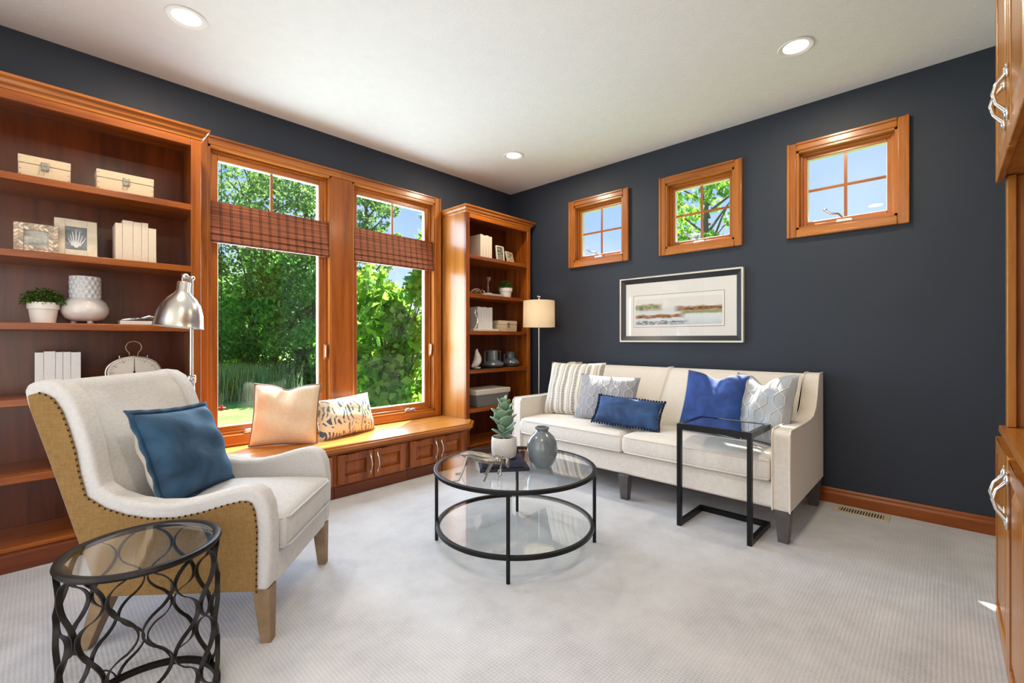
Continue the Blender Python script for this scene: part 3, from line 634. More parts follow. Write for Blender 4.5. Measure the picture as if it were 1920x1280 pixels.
# ================================================================== wing armchair
CA = -math.atan2(.675, .738); CH = (-3.17, -1.36, 0)
GREY = fabric('light_grey_chair_linen', S(204, 202, 200), S(186, 184, 182), scale=800)
TAN = fabric('tan_burlap_back', S(142, 110, 64), S(118, 90, 48), scale=650, sheen=.1)
t = chair = thing('wing_armchair', 'light grey linen wing armchair with tan outer sides, nailhead trim and tapered wood legs', 'armchair', CH, CA)
side = [(.335, .20), (.345, .30), (.347, .42), (.338, .50), (.318, .545), (.285, .567), (.245, .57), (.18, .556), (.10, .532), (.02, .517), (-.06, .517), (-.13, .53), (-.19, .552), (-.232, .58), (-.248, .64), (-.262, .72), (-.285, .80), (-.31, .87), (-.345, .925), (-.385, .95), (-.43, .955), (-.47, .945), (-.485, .92), (-.47, .86), (-.40, .66), (-.33, .45), (-.27, .28), (-.245, .20)]
def inset(poly, d):
    n = len(poly); out = []
    for i in range(n):
        p0, p1, p2 = Vector(poly[i - 1]), Vector(poly[i]), Vector(poly[(i + 1) % n])
        a = (p1 - p0).normalized(); b = (p2 - p1).normalized(); na = Vector((-a.y, a.x)); nb = Vector((-b.y, b.x)); q = (na + nb)
        q = q.normalized() if q.length > 1e-6 else na
        out.append(p1 + q * d / max(.5, q.dot(na)))
    return [tuple(p) for p in out]
for sg in (-1, 1):
    a, b = (-.325, -.25) if sg < 0 else (.25, .325)
    s = MB().prism(side, a, b, 'y').obj('side_frame', GREY, t, bevel=.022, seg=4, angle=60)
    # outer tan panel, inset from the front and top edges, flush at the bottom and back
    ins = inset(side, .045)
    pan = [(.30, .203)] + [ins[i] for i in range(1, 20)] + [(-.425, .915), (-.462, .905), (-.455, .86), (-.385, .66), (-.315, .45), (-.255, .28), (-.232, .203)]
    MB().prism(pan, sg * .324, sg * .334, 'y').obj('outer_panel', TAN, s, bevel=.006, seg=2, angle=60)
    pth = [Vector((*q, 0)) for q in pan[:21]]; m = MB(); acc = 0; step = .021
    for p, q in zip(pth[:-1], pth[1:]):
        d = (q - p).length
        while acc <= d:
            c = p + (q - p) * (acc / d); m.ball((c.x, sg * .335, c.y), (.0038, .0026, .0038), 8, 5); acc += step
        acc -= d
    m.obj('nailhead_trim', plain('dark_bronze_nail', (.03, .022, .016, 1), .35, .9), s, kind='stuff')
WF = [(.38, -.20), (.50, -.215), (.58, -.236), (.64, -.256), (.72, -.272), (.80, -.296), (.87, -.324), (.925, -.372), (.96, -.40)]
def chairback(u, v):
    vv = -.275 + .55 * u; av = abs(vv); q = max(0, min(1, (av - .10) / .16)); q = q * q * (3 - 2 * q)
    f = min(1, v / .8); z = .38 + .535 * f; x0 = -.185 - .19 * f ** 1.1 + .02 * (1 - (vv / .275) ** 2) * math.sin(math.pi * min(1, f + .12))
    xw = float(np.interp(z, [p[0] for p in WF], [p[1] for p in WF])) - .006; x = x0 + (max(xw, x0) - x0) * q
    if v > .8:
        th = (v - .8) / .2 * math.pi; xe = -.468; c_ = (x + xe) / 2; r_ = (x - xe) / 2; x = c_ + r_ * math.cos(th); z = .915 + .036 * math.sin(th)
    return (x, vv, z)
MB().sheet(chairback, 32, 36).obj('inner_back', GREY, t, angle=180)
def outerback(u, v):
    vv = -.30 + .6 * u; z = .20 + .722 * v; x = -.245 - .222 * v ** 1.02 - .012 * (1 - (vv / .3) ** 2)
    if v > .95: x += .05 * ((v - .95) / .05) ** 2
    return (x, vv, z)
MB().sheet(outerback, 14, 16).obj('outer_back', TAN, t, angle=180, solid=.012)
c = cushion(-.19, .365, -.246, .246, .305, .438, .03, 16, 16); c.obj('seat_cushion', GREY, t, angle=80)
for zz in (.425, .318):
    MB().tube([(-.1, -.2485, zz), (.31, -.2485, zz), (.352, -.238, zz), (.3675, -.21, zz), (.3675, .21, zz), (.352, .238, zz), (.31, .2485, zz), (-.1, .2485, zz)], .004, 6).obj('piping', GREY, t)
B(-.22, .338, -.26, .26, .195, .31).obj('seat_base', GREY, t, bevel=.012, seg=3)
LEGW = plain('weathered_oak_leg', S(136, 112, 82), .6, var=.18, vscale=25)
for x, y, dx in ((.305, -.285, .012), (.305, .285, .012), (-.235, -.285, -.075), (-.235, .285, -.075)):
    tp, bt = .03, .019
    MB().add([(x + dx - bt, y - bt, 0), (x + dx + bt, y - bt, 0), (x + dx + bt, y + bt, 0), (x + dx - bt, y + bt, 0), (x - tp, y - tp, .2), (x + tp, y - tp, .2), (x + tp, y + tp, .2), (x - tp, y + tp, .2)],
             [(3, 2, 1, 0), (4, 5, 6, 7), (0, 1, 5, 4), (1, 2, 6, 5), (2, 3, 7, 6), (3, 0, 4, 7)]).obj('leg', LEGW, t, bevel=.003)
CM = Matrix.Translation(CH) @ Matrix.Rotation(CA, 4, 'Z')
tv = velvet('teal_blue_velvet', S(16, 48, 74), S(44, 88, 122))
pillow('throw_pillow', 'large teal blue velvet pillow with flanged edge sitting on the wing armchair', tv, .43, .37, .17, CM @ pose((-.135, -.015, .632), 90, 22, -4), wr=.01, seed=8, flange=.022, back=plain('pale_pillow_back', S(206, 196, 180), .9))
# ================================================================== drum side table
t = thing('drum_side_table', 'round black iron side table with lattice sides and glass top in the left foreground', 'side table', (-3.49, -1.838, 0))
ZT = .48; r = .19
MB().lathe([(r - .016, ZT - .012), (r + .002, ZT - .014), (r + .007, ZT - .006), (r + .004, ZT + .003), (r - .006, ZT + .004), (r - .016, ZT), (r - .016, ZT - .012)], 56, cap=False).obj('top_ring', IRON, t)
MB().lathe([(0, ZT - .006), (r - .012, ZT - .006), (r - .012, ZT), (0, ZT)], 48).obj('glass_top', TABLEGLASS, t, angle=30)
MB().lathe([(r - .012, .0), (r + .004, .0), (r + .004, .016), (r - .012, .016), (r - .012, 0)], 56, cap=False).obj('bottom_ring', IRON, t, angle=30)
ns = 8
for i in range(ns):
    for sg in (-1, 1):
        vs = []; nq = 54
        for q in range(nq + 1):
            z = .012 + (ZT - .022) * q / nq; ph = q / nq * 2.3 * 2 * math.pi + math.pi
            c_ = math.cos(ph); c_ = math.copysign(abs(c_) ** .8, c_)
            a = 2 * math.pi * (i + .3) / ns + sg * (math.pi / ns) * (.5 + .5 * c_) * .985; e_ = sg * .0028 * -c_
            ta = Vector((-math.sin(a), math.cos(a), 0)); ra = Vector((math.cos(a), math.sin(a), 0)); p = ra * (r - .004) + ta * e_ + Vector((0, 0, z))
            vs += [p - ra * .0068 - ta * .0021, p + ra * .0068 - ta * .0021, p + ra * .0068 + ta * .0021, p - ra * .0068 + ta * .0021]
        fs = [(k * 4 + j, k * 4 + (j + 1) % 4, k * 4 + 4 + (j + 1) % 4, k * 4 + 4 + j) for k in range(nq) for j in range(4)] + [(3, 2, 1, 0), (nq * 4, nq * 4 + 1, nq * 4 + 2, nq * 4 + 3)]
        MB().add(vs, fs).obj('lattice_strand', IRON, t, angle=50)
# ================================================================== coffee table
t = thing('coffee_table', 'round black metal coffee table with clear glass top and lower glass shelf', 'coffee table', (-1.915, -1.88, 0))
r = .437; ZC = .413
def ring(r, z0, z1, w): return MB().lathe([(r - w, z0), (r, z0), (r, z1), (r - w, z1), (r - w, z0)], 72, cap=False)
ring(r, ZC - .016, ZC + .002, .022).obj('top_ring', BLACK, t, angle=30, bevel=.002)
MB().lathe([(0, ZC - .006), (r - .02, ZC - .006), (r - .02, ZC), (0, ZC)], 64).obj('glass_top', TABLEGLASS, t, angle=30)
ring(r - .012, .098, .118, .02).obj('lower_ring', BLACK, t, angle=30, bevel=.002)
MB().lathe([(0, .111), (r - .03, .111), (r - .03, .116), (0, .116)], 64).obj('glass_shelf', TABLEGLASS, t, angle=30)
for x, y in ((-2.246, -2.15), (-2.209, -1.554), (-1.62, -2.205), (-1.6, -1.60)):
    d = Vector((x + 1.915, y + 1.88)); d = d.normalized() * (r - .007)
    MB().lathe([(.0095, 0), (.0095, ZC - .02)], 12, (d.x, d.y, 0)).obj('leg', BLACK, t)
# ================================================================== C table
t = thing('c_table', 'slim black metal C-shaped side table with glass top in front of the sofa', 'side table', (-.93, -2.63, 0)); k = dict(parent=t, world=True)
xa, xb, ya, yb, z1 = -1.10, -.745, -2.832, -2.425, .602
w = .024
MB().box(xa, xb, ya, ya + w, z1 - .032, z1).box(xa, xb, yb - w, yb, z1 - .032, z1).box(xa, xa + w, ya + w, yb - w, z1 - .032, z1).box(xb - w, xb, ya + w, yb - w, z1 - .032, z1).obj('top_frame', BLACK, smooth=False, **k)
B(xa + w * .6, xb - w * .6, ya + w * .6, yb - w * .6, z1 - .008, z1 - .002).obj('glass_top', glass('smoked_glass', (.50, .55, .58, 1), 2.2), smooth=False, **k)
for y in (ya, yb - w): B(xa, xa + w, y, y + w, 0, z1 - .032).obj('upright', BLACK, smooth=False, **k)
for y in (ya, yb - w): B(xa + w, xb, y, y + w, 0, .03).obj('base_rail', BLACK, smooth=False, **k)
B(xb - w, xb, ya + w, yb - w, 0, .03).obj('base_crossbar', BLACK, smooth=False, **k)
# ================================================================== floor lamps
t = thing('pharmacy_floor_lamp', 'brushed steel pharmacy floor lamp with dome shade behind the wing armchair', 'floor lamp', (-3.085, -.62, 0))
MB().lathe([(0, 0), (.13, 0), (.13, .012), (.12, .02), (.02, .026), (0, .026)], 36).obj('base', STEEL, t)
MB().tube([(0, 0, .02), (-.052, 0, .86)], .0135, 14).obj('lower_pole', STEEL, t)
MB().lathe([(.016, .86), (.021, .866), (.021, .9), (.016, .905)], 16, (-.053, 0, 0)).obj('joint_collar', CHROME, t)
MB().ball((-.053, -.02, .884), .012).obj('clamp_knob', CHROME, t)
MB().tube([(-.053, 0, .88), (-.053, 0, 1.42)], .0085, 12).obj('upper_pole', STEEL, t)
MB().tube([(-.053, 0, 1.40), (-.06, -.01, 1.43), (-.085, -.02, 1.435)], .008, 10).obj('swivel_arm', CHROME, t)
MB().ball((-.085, -.02, 1.435), .016).ball((-.05, -.005, 1.43), .013).box(-.1, -.07, -.03, -.01, 1.40, 1.428).obj('swivel_joint', CHROME, t, bevel=.003)
hd = Matrix.Translation((-.088, -.02, 1.405)) @ Matrix.Rotation(R(6), 4, 'Y')
sh = MB().lathe([(.0, 0), (.026, -.001), (.030, -.006), (.030, -.05), (.036, -.058), (.040, -.066), (.064, -.088), (.088, -.125), (.102, -.17), (.108, -.215), (.111, -.24), (.113, -.244)], 40, cap=False).xf(hd)
sh.obj('shade', STEEL, t, solid=0)
MB().lathe([(.0, -.07), (.038, -.07), (.062, -.092), (.086, -.129), (.100, -.172), (.106, -.216), (.1115, -.2435)], 40, cap=False).xf(hd).obj('shade_lining', plain('white_shade_lining', S(225, 228, 232), .6), t)
t = thing('drum_shade_floor_lamp', 'black floor lamp with cream linen drum shade between corner bookcase and sofa', 'floor lamp', (-.262, -.645, 0))
MB().lathe([(0, 0), (.12, 0), (.12, .014), (.02, .022), (0, .022)], 32).obj('base', BLACK, t)
MB().tube([(0, 0, .02), (0, 0, 1.30)], .008, 10).obj('pole', STEEL, t)
SHADE = bpy.data.materials.new('linen_lampshade'); SHADE.use_nodes = True
bs = SHADE.node_tree.nodes['Principled BSDF']; bs.inputs['Base Color'].default_value = S(238, 228, 208); bs.inputs['Roughness'].default_value = .9; bs.inputs['Transmission Weight'].default_value = 0
ntx = SHADE.node_tree; tl = nd(ntx, 'ShaderNodeBsdfTranslucent', {0: S(245, 230, 205)}); mx = nd(ntx, 'ShaderNodeMixShader', {0: .4, 1: bs.outputs[0], 2: tl.outputs[0]}); ntx.links.new(mx.outputs[0], ntx.nodes['Material Output'].inputs[0])
MB().lathe([(.158, 1.222), (.1585, 1.222), (.1555, 1.482), (.155, 1.482)], 48, cap=False).obj('shade', SHADE, t, solid=.002, angle=60)
MB().tube([(0, 0, 1.30), (0, 0, 1.5)], .004, 8).ball((0, 0, 1.505), .009).tube([(0, 0, 1.47), (.15, 0, 1.474)], .0025, 6).tube([(0, 0, 1.47), (-.08, .13, 1.474)], .0025, 6).tube([(0, 0, 1.47), (-.08, -.13, 1.474)], .0025, 6).obj('shade_frame', CHROME, t)
MB().ball((.012, 0, 1.525), .009).ball((-.008, .006, 1.53), .008).tube([(0, 0, 1.505), (0, 0, 1.53)], .004).obj('finial', CHROME, t)
MB().ball((0, 0, 1.36), (.03, .03, .045)).obj('bulb', emit('warm_bulb', (1, .90, .76, 1), 30), t)
# ================================================================== things on the wide bookcase
BOXL = fabric('beige_linen_box', S(214, 194, 166), S(198, 176, 146), scale=700, sheen=.1)
NAILM = plain('nickel_nail', (.55, .53, .5, 1), .3, 1)
def linen_box(lab, x0, x1, yf, z, h, d=.13, group=None):
    t = thing('storage_box', lab, 'box', ((x0 + x1) / 2, yf + d / 2, z), group=group); w = (x1 - x0) / 2
    B(-w, w, -d / 2, d / 2, 0, h * .62).obj('body', BOXL, t, bevel=.003)
    B(-w - .001, w + .001, -d / 2 - .001, d / 2 + .001, h * .635, h).obj('lid', BOXL, t, bevel=.003)
    B(-.014, .014, -d / 2 - .006, -d / 2, h * .40, h * .78).obj('clasp_plate', plain('antique_nickel', (.32, .3, .26, 1), .35, 1), t, bevel=.002)
    MB().tube([(-.009, -d / 2 - .009, h * .62), (-.009, -d / 2 - .012, h * .42), (.009, -d / 2 - .012, h * .42), (.009, -d / 2 - .009, h * .62)], .0028, 6, closed=True).obj('clasp_loop', CHROME, t)
    m = MB()
    for s in (-1, 1):
        for q in range(4): m.ball((s * (w - .007), -d / 2 - .001, h * (.14 + .24 * q)), (.0032, .002, .0032), 8, 5)
    m.obj('corner_nails', NAILM, t, kind='stuff')
    return t
LG = 'linen boxes with clasps'
linen_box('beige linen box with metal clasp, left one on the top shelf', -3.779, -3.596, -.318, 1.895, .108, group=LG)
linen_box('beige linen box with metal clasp, wider right one on the top shelf', -3.497, -3.257, -.318, 1.895, .112, group=LG)
def photo_mat(name, c1, c2, sc=14, seed=0):
    m, nt, bs = newmat(name); v = nd(nt, 'ShaderNodeMapping', {0: coords(nt), 1: (seed, seed, seed), 3: (1, 1, 2.2)}).outputs[0]
    n = nd(nt, 'ShaderNodeTexNoise', {'Vector': v, 'Scale': sc, 'Detail': 4})
    nt.links.new(ramp(nt, n.outputs[0], [(.35, c1), (.65, c2)]), bs.inputs['Base Color']); bs.inputs['Roughness'].default_value = .3; return m
def photo_frame(lab, xc, yc, z, w, h, fw, fmat, pmat, lean=8, yaw=0, group=None, herring=None, coral=False):
    t = thing('photo_frame', lab, 'photo frame', (xc, yc, z), R(yaw), group); M_ = Matrix.Rotation(R(-lean), 4, 'X'); d = .014
    m = MB().box(-w / 2, -w / 2 + fw, -d, 0, 0, h).box(w / 2 - fw, w / 2, -d, 0, 0, h).box(-w / 2 + fw, w / 2 - fw, -d, 0, 0, fw).box(-w / 2 + fw, w / 2 - fw, -d, 0, h - fw, h)
    m.xf(M_).obj('frame', fmat, t, bevel=.002)
    B(-w / 2 + fw, w / 2 - fw, -.007, -.003, fw, h - fw).xf(M_).obj('photograph', pmat, t, smooth=False)
    ty = h * .75 * math.tan(R(lean)) + .003; MB().add([(-.02, ty, h * .75), (.02, ty, h * .75), (.03, .09, .003), (-.03, .09, .003)], [(0, 1, 2, 3)]).obj('easel_back', plain('black_easel', (.02, .02, .02, 1), .6), t, solid=.003)
    if herring:
        q = 0
        for side in range(4):
            n = int((w if side < 2 else h - 2 * fw) / .016); L_ = (w if side < 2 else h - 2 * fw)
            for i in range(n):
                for s in (0, 1):
                    c = -L_ / 2 + (i + .5) * L_ / n; ll = fw * .5
                    cx, cz = (c, (h - fw * (.25 + .5 * s)) if side == 0 else fw * (.25 + .5 * s)) if side < 2 else ((-1 if side == 2 else 1) * (w / 2 - fw * (.25 + .5 * s)), h / 2 + c)
                    b = B(-ll * .56, ll * .56, -.0022, 0, -.0042, .0042).xf(Matrix.Rotation(R(45 if s else -45), 4, 'Y')); b.v = [(p[0] + cx, p[1] - d, p[2] + cz) for p in b.v]
                    b.xf(M_).obj('inlay_chip', herring[(i * 3 + s + side) % len(herring)], t, smooth=False)
    if coral:
        m = MB()
        for i in range(7):
            a = R(-50 + 100 * i / 6); L_ = (h - 2 * fw) * random.uniform(.55, .8)
            m.tube([(0, -.0075, fw + .015), (math.sin(a) * L_ * .35, -.0075, fw + .02 + math.cos(a) * L_ * .4), (math.sin(a) * L_ * .55, -.0075, fw + .015 + math.cos(a) * L_)], [.004, .003, .0012], 5, flat=.3)
        m.tube([(-.02, -.0075, fw + .03), (.02, -.0075, fw + .028)], [.006, .003], 5, flat=.3); m.xf(M_).obj('coral_print', plain('white_coral', S(222, 226, 230), .5), t)
    return t
chips = [plain('bone_%d' % i, c, .5) for i, c in enumerate((S(208, 192, 172), S(178, 160, 142), S(150, 136, 124), S(222, 210, 196)))]
photo_frame('bone chevron inlay photo frame standing left of the ragged-edge frame', -3.718, -.27, 1.53, .155, .148, .034, plain('bone_base', S(180, 165, 148), .6), photo_mat('grey_landscape_photo', S(120, 122, 118), S(196, 196, 190)), 7, 0, herring=chips)
photo_frame('pale stone ragged-edge photo frame with a white coral picture', -3.572, -.245, 1.53, .165, .205, .04, plain('pale_stone', S(216, 206, 186), .7, var=.12, vscale=20, bscale=90, bstr=.5), photo_mat('slate_photo', S(96, 104, 112), S(140, 148, 156)), 9, 0, coral=True)
PAPER = plain('book_pages', S(226, 220, 206), .9, var=.06, vscale=60)
def book(lab, x0, x1, yf, z, h, d, mat, group, yaw=0):
    t = thing('book', lab, 'book', ((x0 + x1) / 2, yf, z), R(yaw), group); w = (x1 - x0) / 2 - .0006; c = .0022
    MB().box(-w, w, 0, c, 0, h).box(-w, -w + c, c, d, 0, h).box(w - c, w, c, d, 0, h).obj('cover', mat, t, bevel=.0012)
    B(-w + c, w - c, c, d - .004, .003, h - .004).obj('pages', PAPER, t, smooth=False)
    return t
def lying_book(lab, loc, w, d, h, mat, yaw, group=None, cat='book'):
    t = thing('book', lab, cat, loc, R(yaw), group); c = .003
    MB().box(-w / 2, w / 2, -d / 2, d / 2, 0, c).box(-w / 2, w / 2, -d / 2, d / 2, h - c, h).box(-w / 2, w / 2, -d / 2, -d / 2 + c, c, h - c).obj('cover', mat, t, bevel=.001)
    B(-w / 2 + .004, w / 2 - .004, -d / 2 + c, d / 2 - .004, c, h - c).obj('pages', PAPER, t, smooth=False)
    return t
BEIGE = fabric('beige_book_cloth', S(222, 208, 190), S(208, 192, 172), scale=900, sheen=0)
WHITEB = fabric('white_book_cloth', S(226, 224, 222), S(212, 210, 208), scale=900, sheen=0)
xs = [-3.421, -3.391, -3.346, -3.309, -3.279, -3.243]; hs = [.206, .226, .224, .226, .200]; od = ['leftmost', 'second', 'middle', 'fourth', 'rightmost, shortest']
for i in range(5): book(f'{od[i]} of the five beige cloth books beside the coral photo frame', xs[i], xs[i + 1], -.302, 1.53, hs[i], .155 + .01 * (i % 2), BEIGE, 'beige books on the second shelf')
xs = [-3.724, -3.692, -3.65, -3.623, -3.594, -3.556]; hs = [.221, .226, .222, .222, .220]
for i in range(5): book(f'{od[i].split(",")[0]} of the five white books behind the armchair wing', xs[i], xs[i + 1], -.29, .811, hs[i], .16, WHITEB, 'white books on the fourth shelf')
# ---- herb pots
def leaf_cloud(n, R3, sz, cz, seed, shape='blade'):
    g = np.random.default_rng(seed); m = MB()
    for i in range(n):
        d = g.normal(size=3); d[2] = abs(d[2]) * .9; d /= np.linalg.norm(d); rr = g.uniform(.35, 1) ** .6
        p = np.array([d[0] * R3[0], d[1] * R3[1], d[2] * R3[2]]) * rr + np.array([0, 0, cz])
        a = g.normal(size=3) + d * 1.2; a /= np.linalg.norm(a); b = np.cross(a, g.normal(size=3)); b /= np.linalg.norm(b); s = sz * g.uniform(.6, 1.3)
        m.add([p - a * s, p + b * s * .45, p + a * s, p - b * s * .45], [(0, 1, 2, 3)])
    return m
HERB = leafmat('herb_leaf', S(38, 74, 22), S(104, 142, 52))
SOIL = plain('dark_soil', S(52, 38, 28), .95, bscale=60, bstr=.6)
def herb_pot(lab, loc, r0, r1, h, fR, group, seed):
    t = thing('potted_herb', lab, 'potted plant', loc, 0, group)
    MB().lathe([(0, 0), (r0, 0), (r0 + (r1 - r0) * .62, h * .66), (r1, h * .68), (r1 + .001, h), (r1 - .006, h), (r1 - .008, h * .8), (0, h * .8)], 32).obj('pot', WHITEC, t, angle=30)
    MB().lathe([(0, h * .86), (r1 - .007, h * .86)], 24).obj('soil', SOIL, t)
    leaf_cloud(900, fR, .008, h * .9, seed).obj('foliage', HERB, t, kind='stuff', smooth=False)
    m = MB(); g = np.random.default_rng(seed + 1)
    for i in range(26):
        a = g.uniform(0, 6.28); q = g.uniform(.3, .95); m.tube([(0.3 * q * r1 * math.cos(a), .3 * q * r1 * math.sin(a), h * .85), (fR[0] * q * math.cos(a) * .6, fR[1] * q * math.sin(a) * .6, h * .9 + fR[2] * .5), (fR[0] * q * math.cos(a), fR[1] * q * math.sin(a), h * .9 + fR[2] * (1.05 - .5 * q))], .0011, 4)
    m.obj('stems', leafmat('herb_stem', S(60, 92, 34), S(90, 120, 50)), t, kind='stuff')
    return t
herb_pot('white pot of leafy green herbs on the wide bookcase beside the squat vase', (-3.693, -.24, 1.18), .046, .059, .106, (.09, .075, .088), 'potted herbs', 11)
# ---- squat dimpled vase
GLAZE = plain('white_crackle_glaze', S(214, 208, 204), .18, var=.08, vscale=16, coat=.4)
t = thing('vase', 'squat white glazed vase with dimpled cylinder neck on the wide bookcase', 'vase', (-3.535, -.205, 1.18))
MB().lathe([(0, .014), (.05, .014), (.082, .03), (.097, .06), (.098, .085), (.088, .115), (.07, .134), (.062, .14), (0, .14)], 44).obj('body', GLAZE, t)
def neck(u, v):
    a = 2 * math.pi * u; z = .138 + .118 * v; row = v * 5; c = (row % 1 - .5); sh = (int(row) % 2) * .5; b = ((u * 15 + sh) % 1 - .5)
    dm = .006 * max(0, 1 - (c * c + b * b) * 5) if .02 < v < .98 else 0
    r_ = .0625 - dm; return (r_ * math.cos(a), r_ * math.sin(a), z)
MB().sheet(neck, 180, 36).obj('neck', plain('grey_white_glaze', S(206, 208, 210), .22, var=.06, coat=.3), t, solid=.005, angle=180)
for q in range(3): MB().ball((.045 * math.cos(q * 2.1 + .9), .045 * math.sin(q * 2.1 + .9), .009), (.013, .013, .012)).obj('foot', GLAZE, t)
lying_book('white book lying flat under the silver antler ornament', (-3.30, -.22, 1.18), .20, .15, .022, WHITEB, 0)
t = thing('antler_ornament', 'small polished silver antler ornament lying on the white book', 'ornament', (-3.30, -.235, 1.202))
MB().tube([(-.09, -.02, .006), (-.05, -.03, .012), (-.01, -.02, .018), (.03, 0, .022), (.06, .02, .018), (.085, .0, .008)], [.004, .007, .008, .008, .006, .003], 8).tube([(.0, -.015, .018), (.03, -.04, .03), (.07, -.045, .02), (.08, -.02, .008)], [.006, .006, .005, .003], 8).tube([(-.04, -.03, .012), (-.02, .01, .022), (.02, .035, .012)], [.006, .005, .003], 8).obj('antler', CHROME, t)
# ---- oval dial clock
t = thing('scale_clock', 'oval silver dial clock with loop handle half hidden by the armchair back', 'clock', (-3.332, -.2, .811))
def oval(rx, rz, y0, y1, n=48): return MB().prism([(rx * math.cos(2 * math.pi * i / n), .1 + rz * math.sin(2 * math.pi * i / n)) for i in range(n)], y0, y1, 'y')
oval(.128, .094, -.02, .02).obj('case', CHROME, t, bevel=.006, seg=3)
oval(.116, .083, -.0225, -.019).obj('dial', plain('ivory_dial', S(222, 216, 204), .5), t)
m = MB()
for i in range(48):
    a = 2 * math.pi * i / 48; l = .88 if i % 4 else .80
    m.tube([(.108 * l * math.cos(a), -.0235, .1 + .077 * l * math.sin(a)), (.108 * math.cos(a), -.0235, .1 + .077 * math.sin(a))], .0008 if i % 4 else .0014, 4)
m.obj('dial_marks', BLACK, t, kind='stuff'); MB().tube([(0, -.0245, .06), (0, -.0245, .165)], [.003, .0008], 5).ball((0, -.0245, .1), (.006, .002, .006)).obj('pointer', BLACK, t)
MB().tube([(-.018, 0, .195), (-.02, 0, .21), (-.033, 0, .228), (-.036, 0, .248), (-.025, 0, .268), (0, 0, .277), (.025, 0, .268), (.036, 0, .248), (.033, 0, .228), (.02, 0, .21), (.018, 0, .195)], .0038, 8).obj('handle', plain('pale_brass', (.62, .52, .36, 1), .25, 1), t)
for x in (-.062, -.02, 0, .02, .062): MB().lathe([(.006, .185 if abs(x) < .03 else .172), (.003, .193 if abs(x) < .03 else .184), (.006, .2 if abs(x) < .03 else .195), (0, .206 if abs(x) < .03 else .203)], 10, (x, 0, 0)).obj('finial', CHROME, t)
B(-.05, .05, -.03, .03, 0, .012).obj('foot', CHROME, t, bevel=.003)
# ---- wicker basket behind the chair
t = thing('basket', 'small wicker basket with white cloth liner on the low shelf behind the armchair', 'basket', (-3.60, -.24, .443))
WICK = plain('grey_wicker', S(132, 120, 106), .8, var=.3, vscale=60)
for q in range(12): MB().tube([(.062 * sx, .062 * sy, .006 + q * .0095) for sx, sy in ((-1, -1), (1, -1), (1, 1), (-1, 1))], .0048, 6, closed=True).obj('weave_row', WICK, t)
B(-.058, .058, -.058, .058, 0, .11).obj('inner_wall', WICK, t); B(-.07, .07, -.07, .07, .112, .15).obj('cloth_liner', fabric('white_liner', S(226, 220, 212)), t, bevel=.012, seg=3)
# ================================================================== things on the corner bookcase
xs = [-.735, -.70, -.662, -.624, -.578]
for i in range(4): book(f'{["leftmost", "second", "third", "rightmost"][i]} of the four cream books on the top shelf of the corner bookcase', xs[i], xs[i + 1], -.30, 1.895, .232 - .006 * (i % 2), .19, BEIGE, 'cream books on the corner bookcase')
wf = plain('white_frame_wood', S(226, 218, 204), .5); gold = plain('pale_gold_frame', S(200, 172, 128), .45)
photo_frame('small upright white photo frame beside the cream books in the corner bookcase', -.425, -.26, 1.895, .112, .165, .012, wf, photo_mat('dark_garden_photo', S(30, 34, 30), S(170, 168, 150), 30, 3), 6, 0)
photo_frame('small leaning gold photo frame at the right of the corner bookcase top shelf', -.30, -.285, 1.895, .13, .12, .018, gold, photo_mat('pale_sketch_photo', S(60, 58, 54), S(232, 226, 214), 26, 5), 14, 12)
lying_book('thin grey book lying under the glass ornament in the corner bookcase', (-.575, -.245, 1.53), .26, .17, .022, plain('grey_book', S(170, 170, 168), .6), 0)
CRY = glass('crystal', (.96, .93, .9, 1), 2.6)
t = thing('glass_candlestick', 'clear glass candlestick standing on the thin grey book', 'candlestick', (-.585, -.25, 1.552))
MB().lathe([(0, 0), (.045, 0), (.045, .006), (.018, .022), (.01, .05), (.014, .075), (.008, .10), (.012, .125), (.03, .15), (.036, .17), (.03, .17), (.02, .15), (0, .14)], 24).obj('stem', CRY, t)
MB().lathe([(.046, 0), (.046, .007), (.03, .012), (0, .012)], 24).obj('foot', plain('white_foot', S(235, 232, 228), .3), t)
t = thing('wire_knot_ornament', 'tangled rose-brown glass rope ornament lying beside the candlestick', 'ornament', (-.76, -.25, 1.53))
m = MB(); pts = [(.095 * math.cos(a) * (1 + .25 * math.cos(3 * a)), .05 * math.sin(a), .033 + .024 * math.sin(3 * a + .5)) for a in np.linspace(0, 2 * math.pi, 40)[:-1]]
m.tube(pts, .0085, 8, closed=True); m.obj('rope', plain('amber_glass_rope', S(150, 110, 84), .12, coat=.8), t)
m = MB(); m.tube([(.08 * math.cos(a * 1.0) * math.cos(a * 2), .045 * math.sin(2 * a), .035 + .026 * math.cos(a * 3)) for a in np.linspace(0, 2 * math.pi, 40)[:-1]], .0075, 8, closed=True).obj('rope', CRY, t)
herb_pot('small white pot of green herbs in the corner bookcase', (-.32, -.235, 1.53), .054, .07, .105, (.088, .075, .10), 'potted herbs', 21)
t = thing('bookend', 'white stone bookend with curling silver stem holding the white books', 'bookend', (-.70, -.25, 1.18))
B(-.13, .21, -.06, .06, 0, .024).obj('base', plain('white_marble', S(226, 222, 216), .3, var=.05), t, bevel=.003)
MB().tube([(-.11, -.05, .024), (-.085, -.05, .06), (-.07, -.05, .10), (-.085, -.05, .14), (-.105, -.05, .17), (-.10, -.05, .205), (-.08, -.05, .208), (-.075, -.05, .185)], [.009, .007, .006, .006, .007, .006, .005, .004], 8).obj('stem', CHROME, t)
xs = [-.762, -.72, -.684, -.65, -.608, -.565]
for i in range(5): book(f'{["leftmost", "second", "middle", "fourth", "rightmost"][i]} of the five white books on the marble bookend', xs[i], xs[i + 1], -.292, 1.2045, .213 - .005 * (i % 2), .17, WHITEB, 'white books on the corner bookcase')
